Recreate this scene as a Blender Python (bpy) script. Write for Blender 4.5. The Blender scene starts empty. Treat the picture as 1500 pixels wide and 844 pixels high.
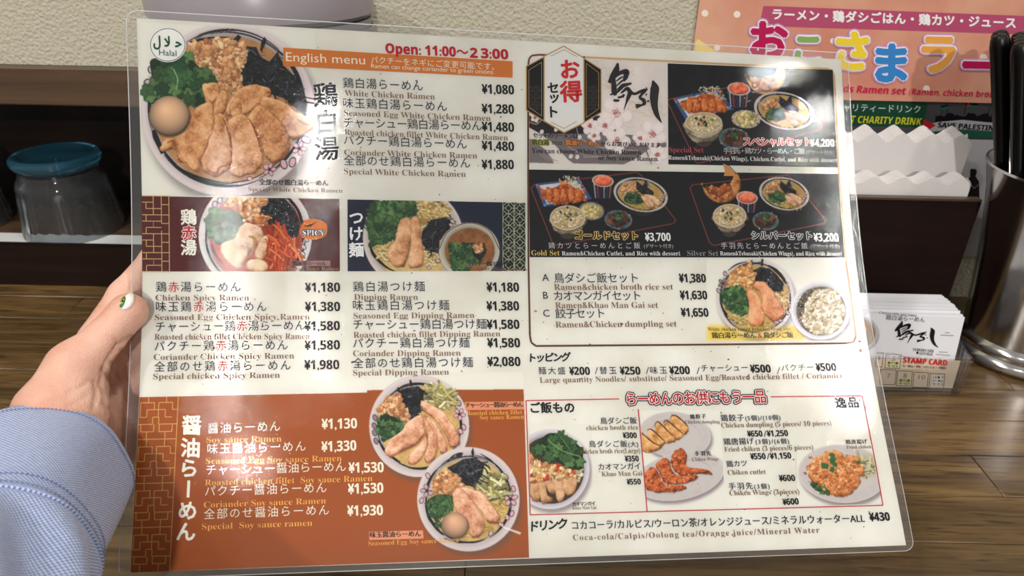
import bpy, math, random
import numpy as np
from mathutils import Vector

# ------------------------------------------------------------------ camera, world, lamps, exposure
SC = bpy.context.scene
COL = SC.collection
F_PX = 1050.0
PITCH, ROLL, CAM_H = math.radians(28.0), math.radians(1.2), 0.36
FWD = np.array([0, math.cos(PITCH), -math.sin(PITCH)])
_r0 = np.array([1.0, 0, 0]); _u0 = np.cross(_r0, FWD)
RGT = _r0 * math.cos(ROLL) + _u0 * math.sin(ROLL)
UPV = -_r0 * math.sin(ROLL) + _u0 * math.cos(ROLL)
CAM = np.array([0.0, 0.0, CAM_H])
cd = bpy.data.cameras.new('camera'); cam = bpy.data.objects.new('camera', cd); COL.objects.link(cam)
cd.sensor_width = 36.0; cd.lens = 36.0 * F_PX / 1500.0; cd.clip_start = 0.01; cd.clip_end = 50
from mathutils import Matrix
cam.matrix_world = Matrix(((RGT[0], UPV[0], -FWD[0], 0), (RGT[1], UPV[1], -FWD[1], 0),
                           (RGT[2], UPV[2], -FWD[2], CAM_H), (0, 0, 0, 1)))
SC.camera = cam
cd.dof.use_dof = True; cd.dof.focus_distance = 0.44; cd.dof.aperture_fstop = 13.0
SC.view_settings.view_transform = 'Standard'; SC.view_settings.look = 'None'
SC.view_settings.gamma = 1.0; SC.view_settings.exposure = 0.0
world = bpy.data.worlds.new('room_light'); SC.world = world; world.use_nodes = True
bg = world.node_tree.nodes['Background']; bg.inputs[0].default_value = (1.0, 0.955, 0.91, 1); bg.inputs[1].default_value = 0.29

def disk_lamp(x, y, z, watt, rad=0.045, color=(1.0, 0.965, 0.92)):
    l = bpy.data.lights.new('spot_and_fill_lamp', 'AREA'); l.shape = 'DISK'; l.size = rad * 2; l.energy = watt; l.color = color
    o = bpy.data.objects.new('spot_and_fill_lamp', l); COL.objects.link(o); o.location = (x, y, z)
    return o
for (lx, ly, w) in [(-0.13, -1.10, 2.0), (-0.42, -1.23, 1.0), (-0.36, -1.44, 2.8), (1.70, -0.94, 2.8), (1.40, -0.72, 2.2), (1.97, -1.04, 2.2)]:
    disk_lamp(lx, ly, 1.75, w, 0.022)
for (lx, ly, w) in [(-0.75, -0.10, 9.5), (0.55, 0.02, 9.5), (0.55, -3.4, 150), (-1.35, -0.95, 22)]:  # added general lamps; the last pair is fill that brightens the menu without glare
    disk_lamp(lx, ly, 1.75, w, 0.06)

# ------------------------------------------------------------------ picture <-> world helpers (used to set things out at true size)
def ray(x, y):
    x = np.asarray(x, float); y = np.asarray(y, float)
    return RGT * ((x - 750) / F_PX)[..., None] - UPV * ((y - 422) / F_PX)[..., None] + FWD
def at_z(x, y, z=0.0):
    d = ray(x, y); return CAM + d * ((z - CAM_H) / d[..., 2])[..., None]
def at_y(x, y, Y):
    d = ray(x, y); return CAM + d * (Y / d[..., 1])[..., None]
def at_d(x, y, d):
    return CAM + ray(x, y) * np.asarray(d)[..., None]
def proj(p):
    v = np.asarray(p) - CAM; w = v @ FWD
    return 750 + F_PX * (v @ RGT) / w, 422 - F_PX * (v @ UPV) / w

# ------------------------------------------------------------------ materials
def lin(c):
    c = np.asarray(c, float) / 255.0
    return np.where(c <= 0.04045, c / 12.92, ((c + 0.055) / 1.055) ** 2.4)
_mats = {}
def new_mat(name):
    m = bpy.data.materials.new(name); m.use_nodes = True
    return m, m.node_tree, m.node_tree.nodes['Principled BSDF']
def mat(name, rgb, rough=0.5, metal=0.0, bump=None, spec=None, coat=0.0, sub=0.0):
    if name in _mats: return _mats[name]
    m, nt, b = new_mat(name)
    b.inputs['Base Color'].default_value = (*lin(rgb), 1); b.inputs['Roughness'].default_value = rough
    b.inputs['Metallic'].default_value = metal
    if spec is not None: b.inputs['Specular IOR Level'].default_value = spec
    if coat: b.inputs['Coat Weight'].default_value = coat; b.inputs['Coat Roughness'].default_value = 0.15
    if bump:
        sc, st, dist = bump
        n = nt.nodes.new('ShaderNodeTexNoise'); n.inputs['Scale'].default_value = sc; n.inputs['Detail'].default_value = 5
        tc = nt.nodes.new('ShaderNodeTexCoord'); nt.links.new(tc.outputs['Object'], n.inputs['Vector'])
        bp = nt.nodes.new('ShaderNodeBump'); bp.inputs['Strength'].default_value = st; bp.inputs['Distance'].default_value = dist
        nt.links.new(n.outputs['Fac'], bp.inputs['Height']); nt.links.new(bp.outputs['Normal'], b.inputs['Normal'])
    _mats[name] = m
    return m
def wood_mat(name, c1, c2, scale=(2.5, 60, 60), rough=0.35, randomise=0.0, bump=0.15, coat=0.3, pores=False):
    m, nt, b = new_mat(name); N = nt.nodes.new; L = nt.links.new
    tc = N('ShaderNodeTexCoord'); mp = N('ShaderNodeMapping'); mp.inputs['Scale'].default_value = scale
    oi = N('ShaderNodeObjectInfo'); add = N('ShaderNodeVectorMath'); add.operation = 'MULTIPLY_ADD'
    cmb = N('ShaderNodeCombineXYZ')
    for k in range(3): L(oi.outputs['Random'], cmb.inputs[k])
    L(cmb.outputs[0], add.inputs[0]); add.inputs[1].default_value = (37, 19, 7); L(tc.outputs['Object'], add.inputs[2])
    L(add.outputs[0], mp.inputs['Vector'])
    n = N('ShaderNodeTexNoise'); n.inputs['Scale'].default_value = 1.0; n.inputs['Detail'].default_value = 7; n.inputs['Roughness'].default_value = 0.62
    n.inputs['Distortion'].default_value = 0.6
    L(mp.outputs[0], n.inputs['Vector'])
    cr = N('ShaderNodeValToRGB'); cr.color_ramp.elements[0].position = 0.36; cr.color_ramp.elements[1].position = 0.68
    cr.color_ramp.elements[0].color = (*lin(c1), 1); cr.color_ramp.elements[1].color = (*lin(c2), 1)
    L(n.outputs['Fac'], cr.inputs[0])
    hv = N('ShaderNodeHueSaturation'); L(cr.outputs[0], hv.inputs['Color'])
    if randomise:
        mr = N('ShaderNodeMapRange'); mr.inputs['To Min'].default_value = 1 - randomise; mr.inputs['To Max'].default_value = 1 + randomise
        L(oi.outputs['Random'], mr.inputs['Value']); L(mr.outputs[0], hv.inputs['Value'])
    out = hv.outputs[0]
    if pores:
        mp2 = N('ShaderNodeMapping'); mp2.inputs['Scale'].default_value = (30, 420, 420); L(add.outputs[0], mp2.inputs['Vector'])
        n2 = N('ShaderNodeTexNoise'); n2.inputs['Scale'].default_value = 1; n2.inputs['Detail'].default_value = 2; L(mp2.outputs[0], n2.inputs['Vector'])
        c2r = N('ShaderNodeValToRGB'); c2r.color_ramp.elements[0].position = 0.33; c2r.color_ramp.elements[1].position = 0.43
        c2r.color_ramp.elements[0].color = (0.45, 0.42, 0.38, 1); c2r.color_ramp.elements[1].color = (1, 1, 1, 1)
        L(n2.outputs['Fac'], c2r.inputs[0]); mx = N('ShaderNodeMix'); mx.data_type = 'RGBA'; mx.blend_type = 'MULTIPLY'
        mx.inputs['Factor'].default_value = 1; L(out, mx.inputs['A']); L(c2r.outputs[0], mx.inputs['B']); out = mx.outputs['Result']
    L(out, b.inputs['Base Color']); b.inputs['Roughness'].default_value = rough
    b.inputs['Coat Weight'].default_value = coat; b.inputs['Coat Roughness'].default_value = 0.22
    bp = N('ShaderNodeBump'); bp.inputs['Strength'].default_value = bump; bp.inputs['Distance'].default_value = 0.0006
    L(n.outputs['Fac'], bp.inputs['Height']); L(bp.outputs[0], b.inputs['Normal'])
    return m

# ------------------------------------------------------------------ object helpers
def tag(o, label=None, cat=None, group=None, kind=None):
    if label: o['label'] = label
    if cat: o['category'] = cat
    if group: o['group'] = group
    if kind: o['kind'] = kind
    return o
def empty(name, loc, label, cat, group=None):
    o = bpy.data.objects.new(name, None); COL.objects.link(o); o.location = Vector(loc); o.empty_display_size = 0.02
    return tag(o, label, cat, group)
def link(name, me, m=None, parent=None, smooth=False, loc=None):
    if m is not None: me.materials.append(m)
    if smooth: me.polygons.foreach_set('use_smooth', np.ones(len(me.polygons), bool))
    o = bpy.data.objects.new(name, me); COL.objects.link(o)
    if parent is not None: o.parent = parent
    if loc is not None: o.location = Vector(loc)
    return o
def fast_mesh(name, V, faces, colors=None):
    """V (n,3); faces (m,3) or (m,4) int array; colors (n,3) linear per vertex."""
    V = np.asarray(V, np.float32); faces = np.asarray(faces, np.int32); k = faces.shape[1]
    me = bpy.data.meshes.new(name); me.vertices.add(len(V)); me.vertices.foreach_set('co', V.ravel())
    me.loops.add(faces.size); me.loops.foreach_set('vertex_index', faces.ravel())
    me.polygons.add(len(faces)); me.polygons.foreach_set('loop_start', np.arange(0, faces.size, k, dtype=np.int32))
    me.polygons.foreach_set('loop_total', np.full(len(faces), k, np.int32))
    me.update(calc_edges=True); me.validate()
    if colors is not None:
        ca = me.color_attributes.new('ink', 'FLOAT_COLOR', 'POINT')
        c = np.ones((len(V), 4), np.float32); c[:, :3] = colors; ca.data.foreach_set('color', c.ravel())
    return me
class MB:
    """collects simple solids into one mesh"""
    def __init__(s): s.v = []; s.f = []
    def add(s, v, f):
        n = len(s.v); s.v += [tuple(p) for p in v]; s.f += [tuple(i + n for i in q) for q in f]; return s
    def box(s, x0, x1, y0, y1, z0, z1):
        return s.add([(x0, y0, z0), (x1, y0, z0), (x1, y1, z0), (x0, y1, z0), (x0, y0, z1), (x1, y0, z1), (x1, y1, z1), (x0, y1, z1)],
                     [(0, 3, 2, 1), (4, 5, 6, 7), (0, 1, 5, 4), (1, 2, 6, 5), (2, 3, 7, 6), (3, 0, 4, 7)])
    def lathe(s, prof, n=48, cx=0, cy=0, cz=0, close=False):
        v = []; f = []; m = len(prof)
        for i in range(n):
            a = 2 * math.pi * i / n
            for r, z in prof: v.append((cx + r * math.cos(a), cy + r * math.sin(a), cz + z))
        for i in range(n):
            j = (i + 1) % n
            for k in range(m - 1 + (1 if close else 0)):
                l = (k + 1) % m
                f.append((i * m + k, j * m + k, j * m + l, i * m + l))
        return s.add(v, f)
    def prism(s, poly, y0, y1):
        """poly in (x,z), extruded along y"""
        n = len(poly); v = [(x, y0, z) for x, z in poly] + [(x, y1, z) for x, z in poly]
        f = [tuple(range(n)), tuple(range(2 * n - 1, n - 1, -1))] + [(i, i + n, (i + 1) % n + n, (i + 1) % n) for i in range(n)]
        return s.add(v, f)
    def tube(s, pts, rad, n=10, cap=True):
        pts = [Vector(p) for p in pts]; rads = rad if hasattr(rad, '__len__') else [rad] * len(pts); v = []; f = []
        up = Vector((0, 0, 1)) if abs((pts[1] - pts[0]).normalized().z) < .9 else Vector((1, 0, 0))
        for i, p in enumerate(pts):
            t = (pts[min(i + 1, len(pts) - 1)] - pts[max(i - 1, 0)]).normalized(); a = t.cross(up).normalized(); b = a.cross(t)
            for k in range(n):
                w = 2 * math.pi * k / n; v.append(p + (a * math.cos(w) + b * math.sin(w)) * rads[i])
        for i in range(len(pts) - 1):
            for k in range(n): f.append((i * n + k, i * n + (k + 1) % n, (i + 1) * n + (k + 1) % n, (i + 1) * n + k))
        if cap: f.append(tuple(range(n - 1, -1, -1))); f.append(tuple((len(pts) - 1) * n + k for k in range(n)))
        return s.add(v, f)
    def build(s, name, m, parent=None, smooth=False, loc=None, bevel=0, seg=2):
        me = bpy.data.meshes.new(name); me.from_pydata(s.v, [], s.f); me.update()
        import bmesh
        bm = bmesh.new(); bm.from_mesh(me); bmesh.ops.recalc_face_normals(bm, faces=bm.faces)
        if bevel:
            bmesh.ops.bevel(bm, geom=list(bm.edges), offset=bevel, segments=seg, affect='EDGES', clamp_overlap=True)
        bm.to_mesh(me); bm.free()
        o = link(name, me, m, parent, smooth or bevel > 0, loc)
        if (smooth or bevel > 0):
            try: me.set_sharp_from_angle(angle=math.radians(40))
            except Exception: pass
        return o

# ------------------------------------------------------------------ the menu sheet: a gently bowed A3 sheet held upright
_LY = np.array([26.4, 120, 200, 270, 340, 430, 560, 700, 839]); _LX = np.array([200.2, 203, 205.6, 207.6, 208.6, 208.2, 205, 198, 191])
_RY = np.array([87, 160, 230, 300, 380, 450, 520, 590, 651, 725, 799.]); _RX = np.array([1232, 1236, 1240.5, 1245.5, 1253, 1262.5, 1274, 1286.5, 1299, 1313, 1327.5])
_lp = np.polyfit(_LY, _LX, 4); _rp = np.polyfit(_RY, _RX, 4)
def _edges(v):
    v = np.asarray(v, float); yl = 26.4 + (839 - 26.4) * v; yr = 87 + (799 - 87) * v
    vc = np.clip(v, 0, 1)
    yl2 = 26.4 + 812.6 * vc; yr2 = 87 + 712 * vc
    xl = np.polyval(_lp, yl2) + (v - vc) * 812.6 * np.polyval(np.polyder(_lp), yl2)
    xr = np.polyval(_rp, yr2) + (v - vc) * 712 * np.polyval(np.polyder(_rp), yr2)
    return xl, yl, xr, yr
# depth ratio right/left edge, from the flat-sheet solution of the four corners
def _ratio():
    P = np.array([(200.2, 26.4), (1232, 87), (1327.5, 799), (191, 839)]) - [750, 422]; S = [(0, 0), (1, 0), (1, 1), (0, 1)]
    A = []; b = []
    for (x, y), (u, v) in zip(S, P):
        A.append([x, y, 1, 0, 0, 0, -u * x, -u * y]); b.append(u); A.append([0, 0, 0, x, y, 1, -v * x, -v * y]); b.append(v)
    h = np.append(np.linalg.solve(A, b), 1).reshape(3, 3)
    return (h[2, 0] + 1), (h[2, 0] + h[2, 1] + 1) / (h[2, 1] + 1)
_r_top, _r_bot = _ratio()
def _sides(v):
    xl, yl, xr, yr = _edges(v); k = _r_top + (_r_bot - _r_top) * np.clip(v, 0, 1)
    a = ray(xl, yl); b = ray(xr, yr) * k[..., None]
    s = 0.42 / np.linalg.norm(b - a, axis=-1)
    return CAM + a * s[..., None], CAM + b * s[..., None]
def sheet(u, v):
    a, b = _sides(v); u = np.asarray(u, float)[..., None]
    return a + (b - a) * u
def px_uv(x, y):
    x = np.asarray(x, float); y = np.asarray(y, float); lo = np.full(x.shape, -0.2); hi = np.full(x.shape, 1.2)
    for _ in range(26):
        mid = (lo + hi) / 2; xl, yl, xr, yr = _edges(mid)
        below = (y - yl) * (xr - xl) - (x - xl) * (yr - yl) > 0
        lo = np.where(below, mid, lo); hi = np.where(below, hi, mid)
    v = (lo + hi) / 2; xl, yl, xr, yr = _edges(v); k = _r_top + (_r_bot - _r_top) * np.clip(v, 0, 1)
    t = (x - xl) / (xr - xl); u = t / (t + k * (1 - t))
    return u, v
def sheet_n(u, v):
    e = 0.01
    a = sheet(np.asarray(u) + e, v) - sheet(u, v); b = sheet(u, np.asarray(v) + e) - sheet(u, v)
    n = np.cross(b, a); return n / np.linalg.norm(n, axis=-1)[..., None]   # towards the reader
MENU_BASE = sheet(np.array(0.5), np.array(1.0))
def menu_map(x, y, off=0.0):
    u, v = px_uv(x, y); return sheet(u, v) + sheet_n(u, v) * np.asarray(off)[..., None] - MENU_BASE
def menu_up(x, y):
    u, v = px_uv(np.array(float(x)), np.array(float(y))); X0, Y0 = proj(sheet(u, v)); X1, Y1 = proj(sheet(u, v - 0.02))
    d = np.array([X1 - X0, Y1 - Y0]); return d / np.linalg.norm(d)

# ------------------------------------------------------------------ lettering: glyph outlines from Blender's built-in font
_gl = {}
def _style(ch, st):
    o = ord(ch); off = 0.0; c = ch
    if st == 'serif' or st == 'serifb':
        if 'A' <= ch <= 'Z': c = chr(0x1D400 + o - 65)
        elif 'a' <= ch <= 'z': c = chr(0x1D41A + o - 97)
        elif '0' <= ch <= '9': c = chr(0x1D7CE + o - 48)
        off = -0.0080 if st == 'serif' and c != ch else 0.0
    elif st == 'bold':
        if 'A' <= ch <= 'Z': c = chr(0x1D5D4 + o - 65)
        elif 'a' <= ch <= 'z': c = chr(0x1D5EE + o - 97)
        elif '0' <= ch <= '9': c = chr(0x1D7EC + o - 48)
    elif st == 'thin': off = -0.006
    return c, off
_cv = bpy.data.curves.new('glyph', 'FONT'); _co = bpy.data.objects.new('glyph', _cv); COL.objects.link(_co)
_cv.resolution_u = 2; _cv.fill_mode = 'FRONT'
def _mesh(body, off):
    _cv.body = body; _cv.offset = off
    dg = bpy.context.evaluated_depsgraph_get(); dg.update(); ev = _co.evaluated_get(dg); me = ev.to_mesh()
    v = np.zeros(len(me.vertices) * 3, np.float32); me.vertices.foreach_get('co', v); v = v.reshape(-1, 3)[:, :2].copy()
    me.calc_loop_triangles(); t = np.zeros(len(me.loop_triangles) * 3, np.int32); me.loop_triangles.foreach_get('vertices', t)
    ev.to_mesh_clear(); return v, t.reshape(-1, 3)
_bar = {}
def glyph(ch, st):
    key = (ch, st)
    if key in _gl: return _gl[key]
    c, off = _style(ch, st)
    if ch in ' \u3000':
        _gl[key] = (np.zeros((0, 2)), np.zeros((0, 3), int), 0.27 if ch == ' ' else 1.0); return _gl[key]
    v, t = _mesh(c, off)
    if 'w' not in _bar:
        b, _ = _mesh('HH', 0.0); _bar['w'] = np.ptp(b[:, 0]); b, _ = _mesh('鶏白', 0); _bar['cjk'] = None
    if 0x2E80 < ord(ch) < 0xFF70:
        if not _bar['cjk']:
            a, _ = _mesh('日日', 0.0); b, _ = _mesh('日', 0.0); _bar['cjk'] = float(np.ptp(a[:, 0]) - np.ptp(b[:, 0]))
        adv = _bar['cjk']
    else:
        m, _ = _mesh('H' + c + 'H', 0.0); adv = float(np.ptp(m[:, 0]) - _bar['w'])
    _gl[key] = (v, t, adv); return _gl[key]

class Print:
    """flat printed shapes in picture coordinates, laid on a surface by a map function"""
    def __init__(s, mapf=None, upf=None): s.V = []; s.O = []; s.F = []; s.C = []; s.n = 0; s.marks = []; s.gap = 6e-5; s.lock = 0; s.map = mapf or menu_map; s.up = upf or menu_up
    def mark(s):
        if not s.lock: s.marks.append(len(s.V))
    def tri(s, v, t, col, off):
        if len(v) == 0: return
        s.V.append(np.asarray(v, float)); s.O.append(np.full(len(v), off)); s.F.append(np.asarray(t) + s.n)
        s.C.append(np.tile(ink(col), (len(v), 1))); s.n += len(v)
    def poly(s, pts, col, off=1e-4):
        from mathutils.geometry import tessellate_polygon
        s.mark(); t = tessellate_polygon([[Vector((float(a), float(b), 0)) for a, b in pts]])
        if t: s.tri(np.array(pts, float), np.array(t), col, off)
    def line(s, pts, w, col, off=2e-4, closed=False):
        s.mark(); pts = [np.array(p, float) for p in pts]; n = len(pts); L = []; R_ = []
        for i in range(n):
            a = pts[(i - 1) % n] if (closed or i > 0) else pts[i]; b = pts[(i + 1) % n] if (closed or i < n - 1) else pts[i]
            d0 = pts[i] - a; d1 = b - pts[i]
            d0 = d0 / (np.linalg.norm(d0) or 1); d1 = d1 / (np.linalg.norm(d1) or 1); d = d0 + d1; l = np.linalg.norm(d); d = d / (l or 1)
            ww = (w[i] if hasattr(w, '__len__') else w) / 2
            m = ww / max(0.5, l / 2 if (np.linalg.norm(d0) and np.linalg.norm(d1)) else 1.0)
            q = np.array([-d[1], d[0]]) * m; L.append(pts[i] + q); R_.append(pts[i] - q)
        v = np.array(L + R_); t = []
        for i in range(n if closed else n - 1):
            j = (i + 1) % n; t += [(i, j, n + j), (i, n + j, n + i)]
        s.tri(v, np.array(t), col, off)
    def seg(s, a, b, w, col, off=2e-4):
        a, b = np.array(a, float), np.array(b, float); n = max(1, int(np.linalg.norm(b - a) / 25)); s.line([a + (b - a) * k / n for k in range(n + 1)], w, col, off)
    def ellipse(s, cx, cy, rx, ry, col, off=1e-4, n=40):
        s.poly([(cx + rx * math.cos(2 * math.pi * i / n), cy + ry * math.sin(2 * math.pi * i / n)) for i in range(n)], col, off)
    def arc(s, cx, cy, rx, ry, a0, a1, w, col, off=2e-4, n=24):
        s.line([(cx + rx * math.cos(math.radians(a0 + (a1 - a0) * i / n)), cy + ry * math.sin(math.radians(a0 + (a1 - a0) * i / n))) for i in range(n + 1)], w, col, off)
    def text(s, txt, x0, y0, x1, y1, size, col, st='jp', off=4e-4, bold=0.0, fit='scale', outline=(), special=None, shear=0.0):
        """baseline-left (x0,y0) to baseline-right (x1,y1) in picture pixels; size = em in pixels"""
        s.mark(); p0 = np.array([x0, y0], float); d = np.array([x1 - x0, y1 - y0], float); W = np.linalg.norm(d); d /= W
        up = s.up((x0 + x1) / 2, (y0 + y1) / 2)
        gs = [glyph(c, st) for c in txt]; adv = [g[2] for g in gs]
        # ink extent
        left = gs[0][0][:, 0].min() if len(gs[0][0]) else 0; right = (adv[-1] - gs[-1][0][:, 0].max()) if len(gs[-1][0]) else 0
        nat = sum(adv) - left - right
        if fit == 'scale': sx = W / nat; sp = 0.0
        elif fit == 'space': sx = size; sp = (W - nat * size) / max(1, len(txt) - 1)
        else: sx = size * fit; sp = (W - nat * sx) / max(1, len(txt) - 1)
        if st in ('jp', 'thin', 'jpb'): p0 = p0 + up * 0.09 * size
        x = -left * sx
        strikes = [(0, 0)]
        if st == 'jpb' and not bold: bold = 0.03
        if bold:
            r = bold * size; strikes = [(r * math.cos(k * math.pi / 3), r * math.sin(k * math.pi / 3)) for k in range(6)] if r > .35 else [(-r, 0), (r, 0)]
        for c, g, a in zip(txt, gs, adv):
            if len(g[0]):
                cc = special[c] if special and c in special else col
                gy = g[0][:, 1] * size; base = p0 + np.outer(g[0][:, 0] * sx + x + shear * gy, d) + np.outer(gy, up)
                for k, (ow, oc) in enumerate(outline):
                    for q in range(10):
                        w = q * math.pi / 5; s.tri(base + [ow * math.cos(w), ow * math.sin(w)], g[1], oc, off - s.gap * (len(outline) - k - q / 14.0))
                for q, (dx, dy) in enumerate(strikes): s.tri(base + [dx, dy], g[1], cc, off + 1e-6 * q)
            x += a * sx + sp
    def glyph_at(s, ch, cx, cy, size, col, st='jp', bold=0.0, off=4e-4, outline=(), rot=0.0, sx=1.0, sy=1.0):
        s.mark(); g = glyph(ch, st); v = g[0] - (g[0].max(0) + g[0].min(0)) / 2; up = s.up(cx, cy); rt = np.array([-up[1], up[0]])
        if rot: c_, s_ = math.cos(rot), math.sin(rot); v = v @ np.array([[c_, s_], [-s_, c_]])
        base = np.array([cx, cy]) + np.outer(v[:, 0] * size * sx, rt) + np.outer(v[:, 1] * size * sy, up)
        for k, (ow, oc) in enumerate(outline):
            for q in range(12):
                w = q * math.pi / 6; s.tri(base + [ow * math.cos(w), ow * math.sin(w)], g[1], oc, off - s.gap * (len(outline) - k - q / 14.0))
        r = bold * size
        for q, (dx, dy) in enumerate([(r * math.cos(k * math.pi / 3), r * math.sin(k * math.pi / 3)) for k in range(6)] if bold else [(0, 0)]):
            s.tri(base + [dx, dy], g[1], col, off + 1e-6 * q)
    def build(s, name, parent, m=None, split=False):
        cuts = sorted(set(s.marks + [0])) if split else [0]; cuts.append(len(s.V)); o = None
        for a, b_ in zip(cuts[:-1], cuts[1:]):
            if b_ <= a: continue
            V = np.concatenate(s.V[a:b_]); P = s.map(V[:, 0], V[:, 1], np.concatenate(s.O[a:b_])); n0 = sum(len(q) for q in s.V[:a])
            o = link(name, fast_mesh(name, P, np.concatenate(s.F[a:b_]) - n0, np.concatenate(s.C[a:b_])), m or M_INK, parent)
        return o

PRINT_GAIN = 0.97   # what the lit sheet returns for a white of 1
def ink(c): return np.clip(lin(c) / PRINT_GAIN, 0.003, 0.92)
def ink_mat(name, rough=0.45):
    m, nt, b = new_mat(name); a = nt.nodes.new('ShaderNodeVertexColor'); a.layer_name = 'ink'
    nt.links.new(a.outputs['Color'], b.inputs['Base Color']); b.inputs['Roughness'].default_value = rough
    b.inputs['Specular IOR Level'].default_value = 0.2
    return m
M_INK = ink_mat('printed_ink')
# ------------------------------------------------------------------ THE MENU
PAPER = (231, 230, 221)
menu = empty('menu', MENU_BASE, 'large laminated ramen menu sheet with food photos, held up by a hand', 'menu')
def sheet_mesh(u0, u1, v0, v1, nu, nv, off, name, colfn=None, rad=0.0):
    uu, vv = np.meshgrid(np.linspace(u0, u1, nu + 1), np.linspace(v0, v1, nv + 1)); uu = uu.copy(); vv = vv.copy()
    if rad:   # round the corners by pulling the grid in
        W, H_ = (u1 - u0), (v1 - v0); ru, rv = rad / .42, rad / .297
        for cu, cvv, su, sv in ((u0, v0, 1, 1), (u1, v0, -1, 1), (u0, v1, 1, -1), (u1, v1, -1, -1)):
            a = np.clip(1 - (uu - cu) * su / ru, 0, 1); b = np.clip(1 - (vv - cvv) * sv / rv, 0, 1)
            r = np.hypot(a, b); mx = np.maximum(a, b); k = np.where((a > 0) & (b > 0) & (r > 0), mx / np.maximum(r, 1e-9), 1.0)
            uu = np.where((a > 0) & (b > 0), cu + su * ru * (1 - a * k), uu); vv = np.where((a > 0) & (b > 0), cvv + sv * rv * (1 - b * k), vv)
    P = sheet(uu, vv) + sheet_n(uu, vv) * off - MENU_BASE
    idx = np.arange((nu + 1) * (nv + 1)).reshape(nv + 1, nu + 1)
    f = np.stack([idx[:-1, :-1], idx[1:, :-1], idx[1:, 1:], idx[:-1, 1:]], -1).reshape(-1, 4)
    return fast_mesh(name, P.reshape(-1, 3), f)
m_paper, nt, b = new_mat('speckled_paper')
b.inputs['Base Color'].default_value = (*ink(PAPER), 1); b.inputs['Roughness'].default_value = 0.6; b.inputs['Specular IOR Level'].default_value = 0.15
_n = nt.nodes.new('ShaderNodeTexNoise'); _n.inputs['Scale'].default_value = 28; _n.inputs['Detail'].default_value = 6
_tc = nt.nodes.new('ShaderNodeTexCoord'); nt.links.new(_tc.outputs['Object'], _n.inputs['Vector'])
_r = nt.nodes.new('ShaderNodeValToRGB'); _r.color_ramp.elements[0].color = (*ink((224, 222, 211)), 1); _r.color_ramp.elements[1].color = (*ink((237, 236, 229)), 1)
_r.color_ramp.elements[0].position = .35; _r.color_ramp.elements[1].position = .65
nt.links.new(_n.outputs['Fac'], _r.inputs[0]); nt.links.new(_r.outputs[0], b.inputs['Base Color'])
paper = link('paper', sheet_mesh(0, 1, 0, 1, 60, 60, 0.0, 'paper'), m_paper, menu, smooth=True)
paper_back = link('paper_back', sheet_mesh(0, 1, 0, 1, 60, 60, -3e-4, 'paper_back'), m_paper, menu, smooth=True)

# clear laminating film: real gloss, slightly rippled
m_film = bpy.data.materials.new('laminating_film'); m_film.use_nodes = True; nt = m_film.node_tree; nt.nodes.clear(); N = nt.nodes.new; L = nt.links.new
out = N('ShaderNodeOutputMaterial'); mix = N('ShaderNodeMixShader'); tr = N('ShaderNodeBsdfTransparent'); gl = N('ShaderNodeBsdfGlossy'); fr = N('ShaderNodeFresnel')
fr.inputs['IOR'].default_value = 1.5; tr.inputs['Color'].default_value = (0.985, 0.985, 0.98, 1)
tc = N('ShaderNodeTexCoord'); n1 = N('ShaderNodeTexNoise'); n1.inputs['Scale'].default_value = 9; n1.inputs['Detail'].default_value = 2
n2 = N('ShaderNodeTexNoise'); n2.inputs['Scale'].default_value = 70; n2.inputs['Detail'].default_value = 8; n2.inputs['Roughness'].default_value = .7
L(tc.outputs['Object'], n1.inputs['Vector']); L(tc.outputs['Object'], n2.inputs['Vector'])
b1 = N('ShaderNodeBump'); b1.inputs['Strength'].default_value = 1; b1.inputs['Distance'].default_value = 0.0007
b2 = N('ShaderNodeBump'); b2.inputs['Strength'].default_value = 1; b2.inputs['Distance'].default_value = 0.00008
L(n1.outputs['Fac'], b1.inputs['Height']); L(n2.outputs['Fac'], b2.inputs['Height']); L(b1.outputs[0], b2.inputs['Normal'])
L(b2.outputs[0], gl.inputs['Normal'])
n3 = N('ShaderNodeTexNoise'); n3.inputs['Scale'].default_value = 22; n3.inputs['Detail'].default_value = 6; L(tc.outputs['Object'], n3.inputs['Vector'])
mr = N('ShaderNodeMapRange'); mr.inputs['From Min'].default_value = .4; mr.inputs['From Max'].default_value = .7; mr.inputs['To Min'].default_value = .02; mr.inputs['To Max'].default_value = .075
L(n3.outputs['Fac'], mr.inputs['Value']); L(mr.outputs[0], gl.inputs['Roughness'])
L(fr.outputs[0], mix.inputs[0]); L(tr.outputs[0], mix.inputs[1]); L(gl.outputs[0], mix.inputs[2]); L(mix.outputs[0], out.inputs[0])
film = link('laminate_film', sheet_mesh(-0.0125, 1.0105, -0.013, 1.011, 80, 80, 7e-4, 'laminate_film', rad=0.006), m_film, menu, smooth=True)
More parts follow.
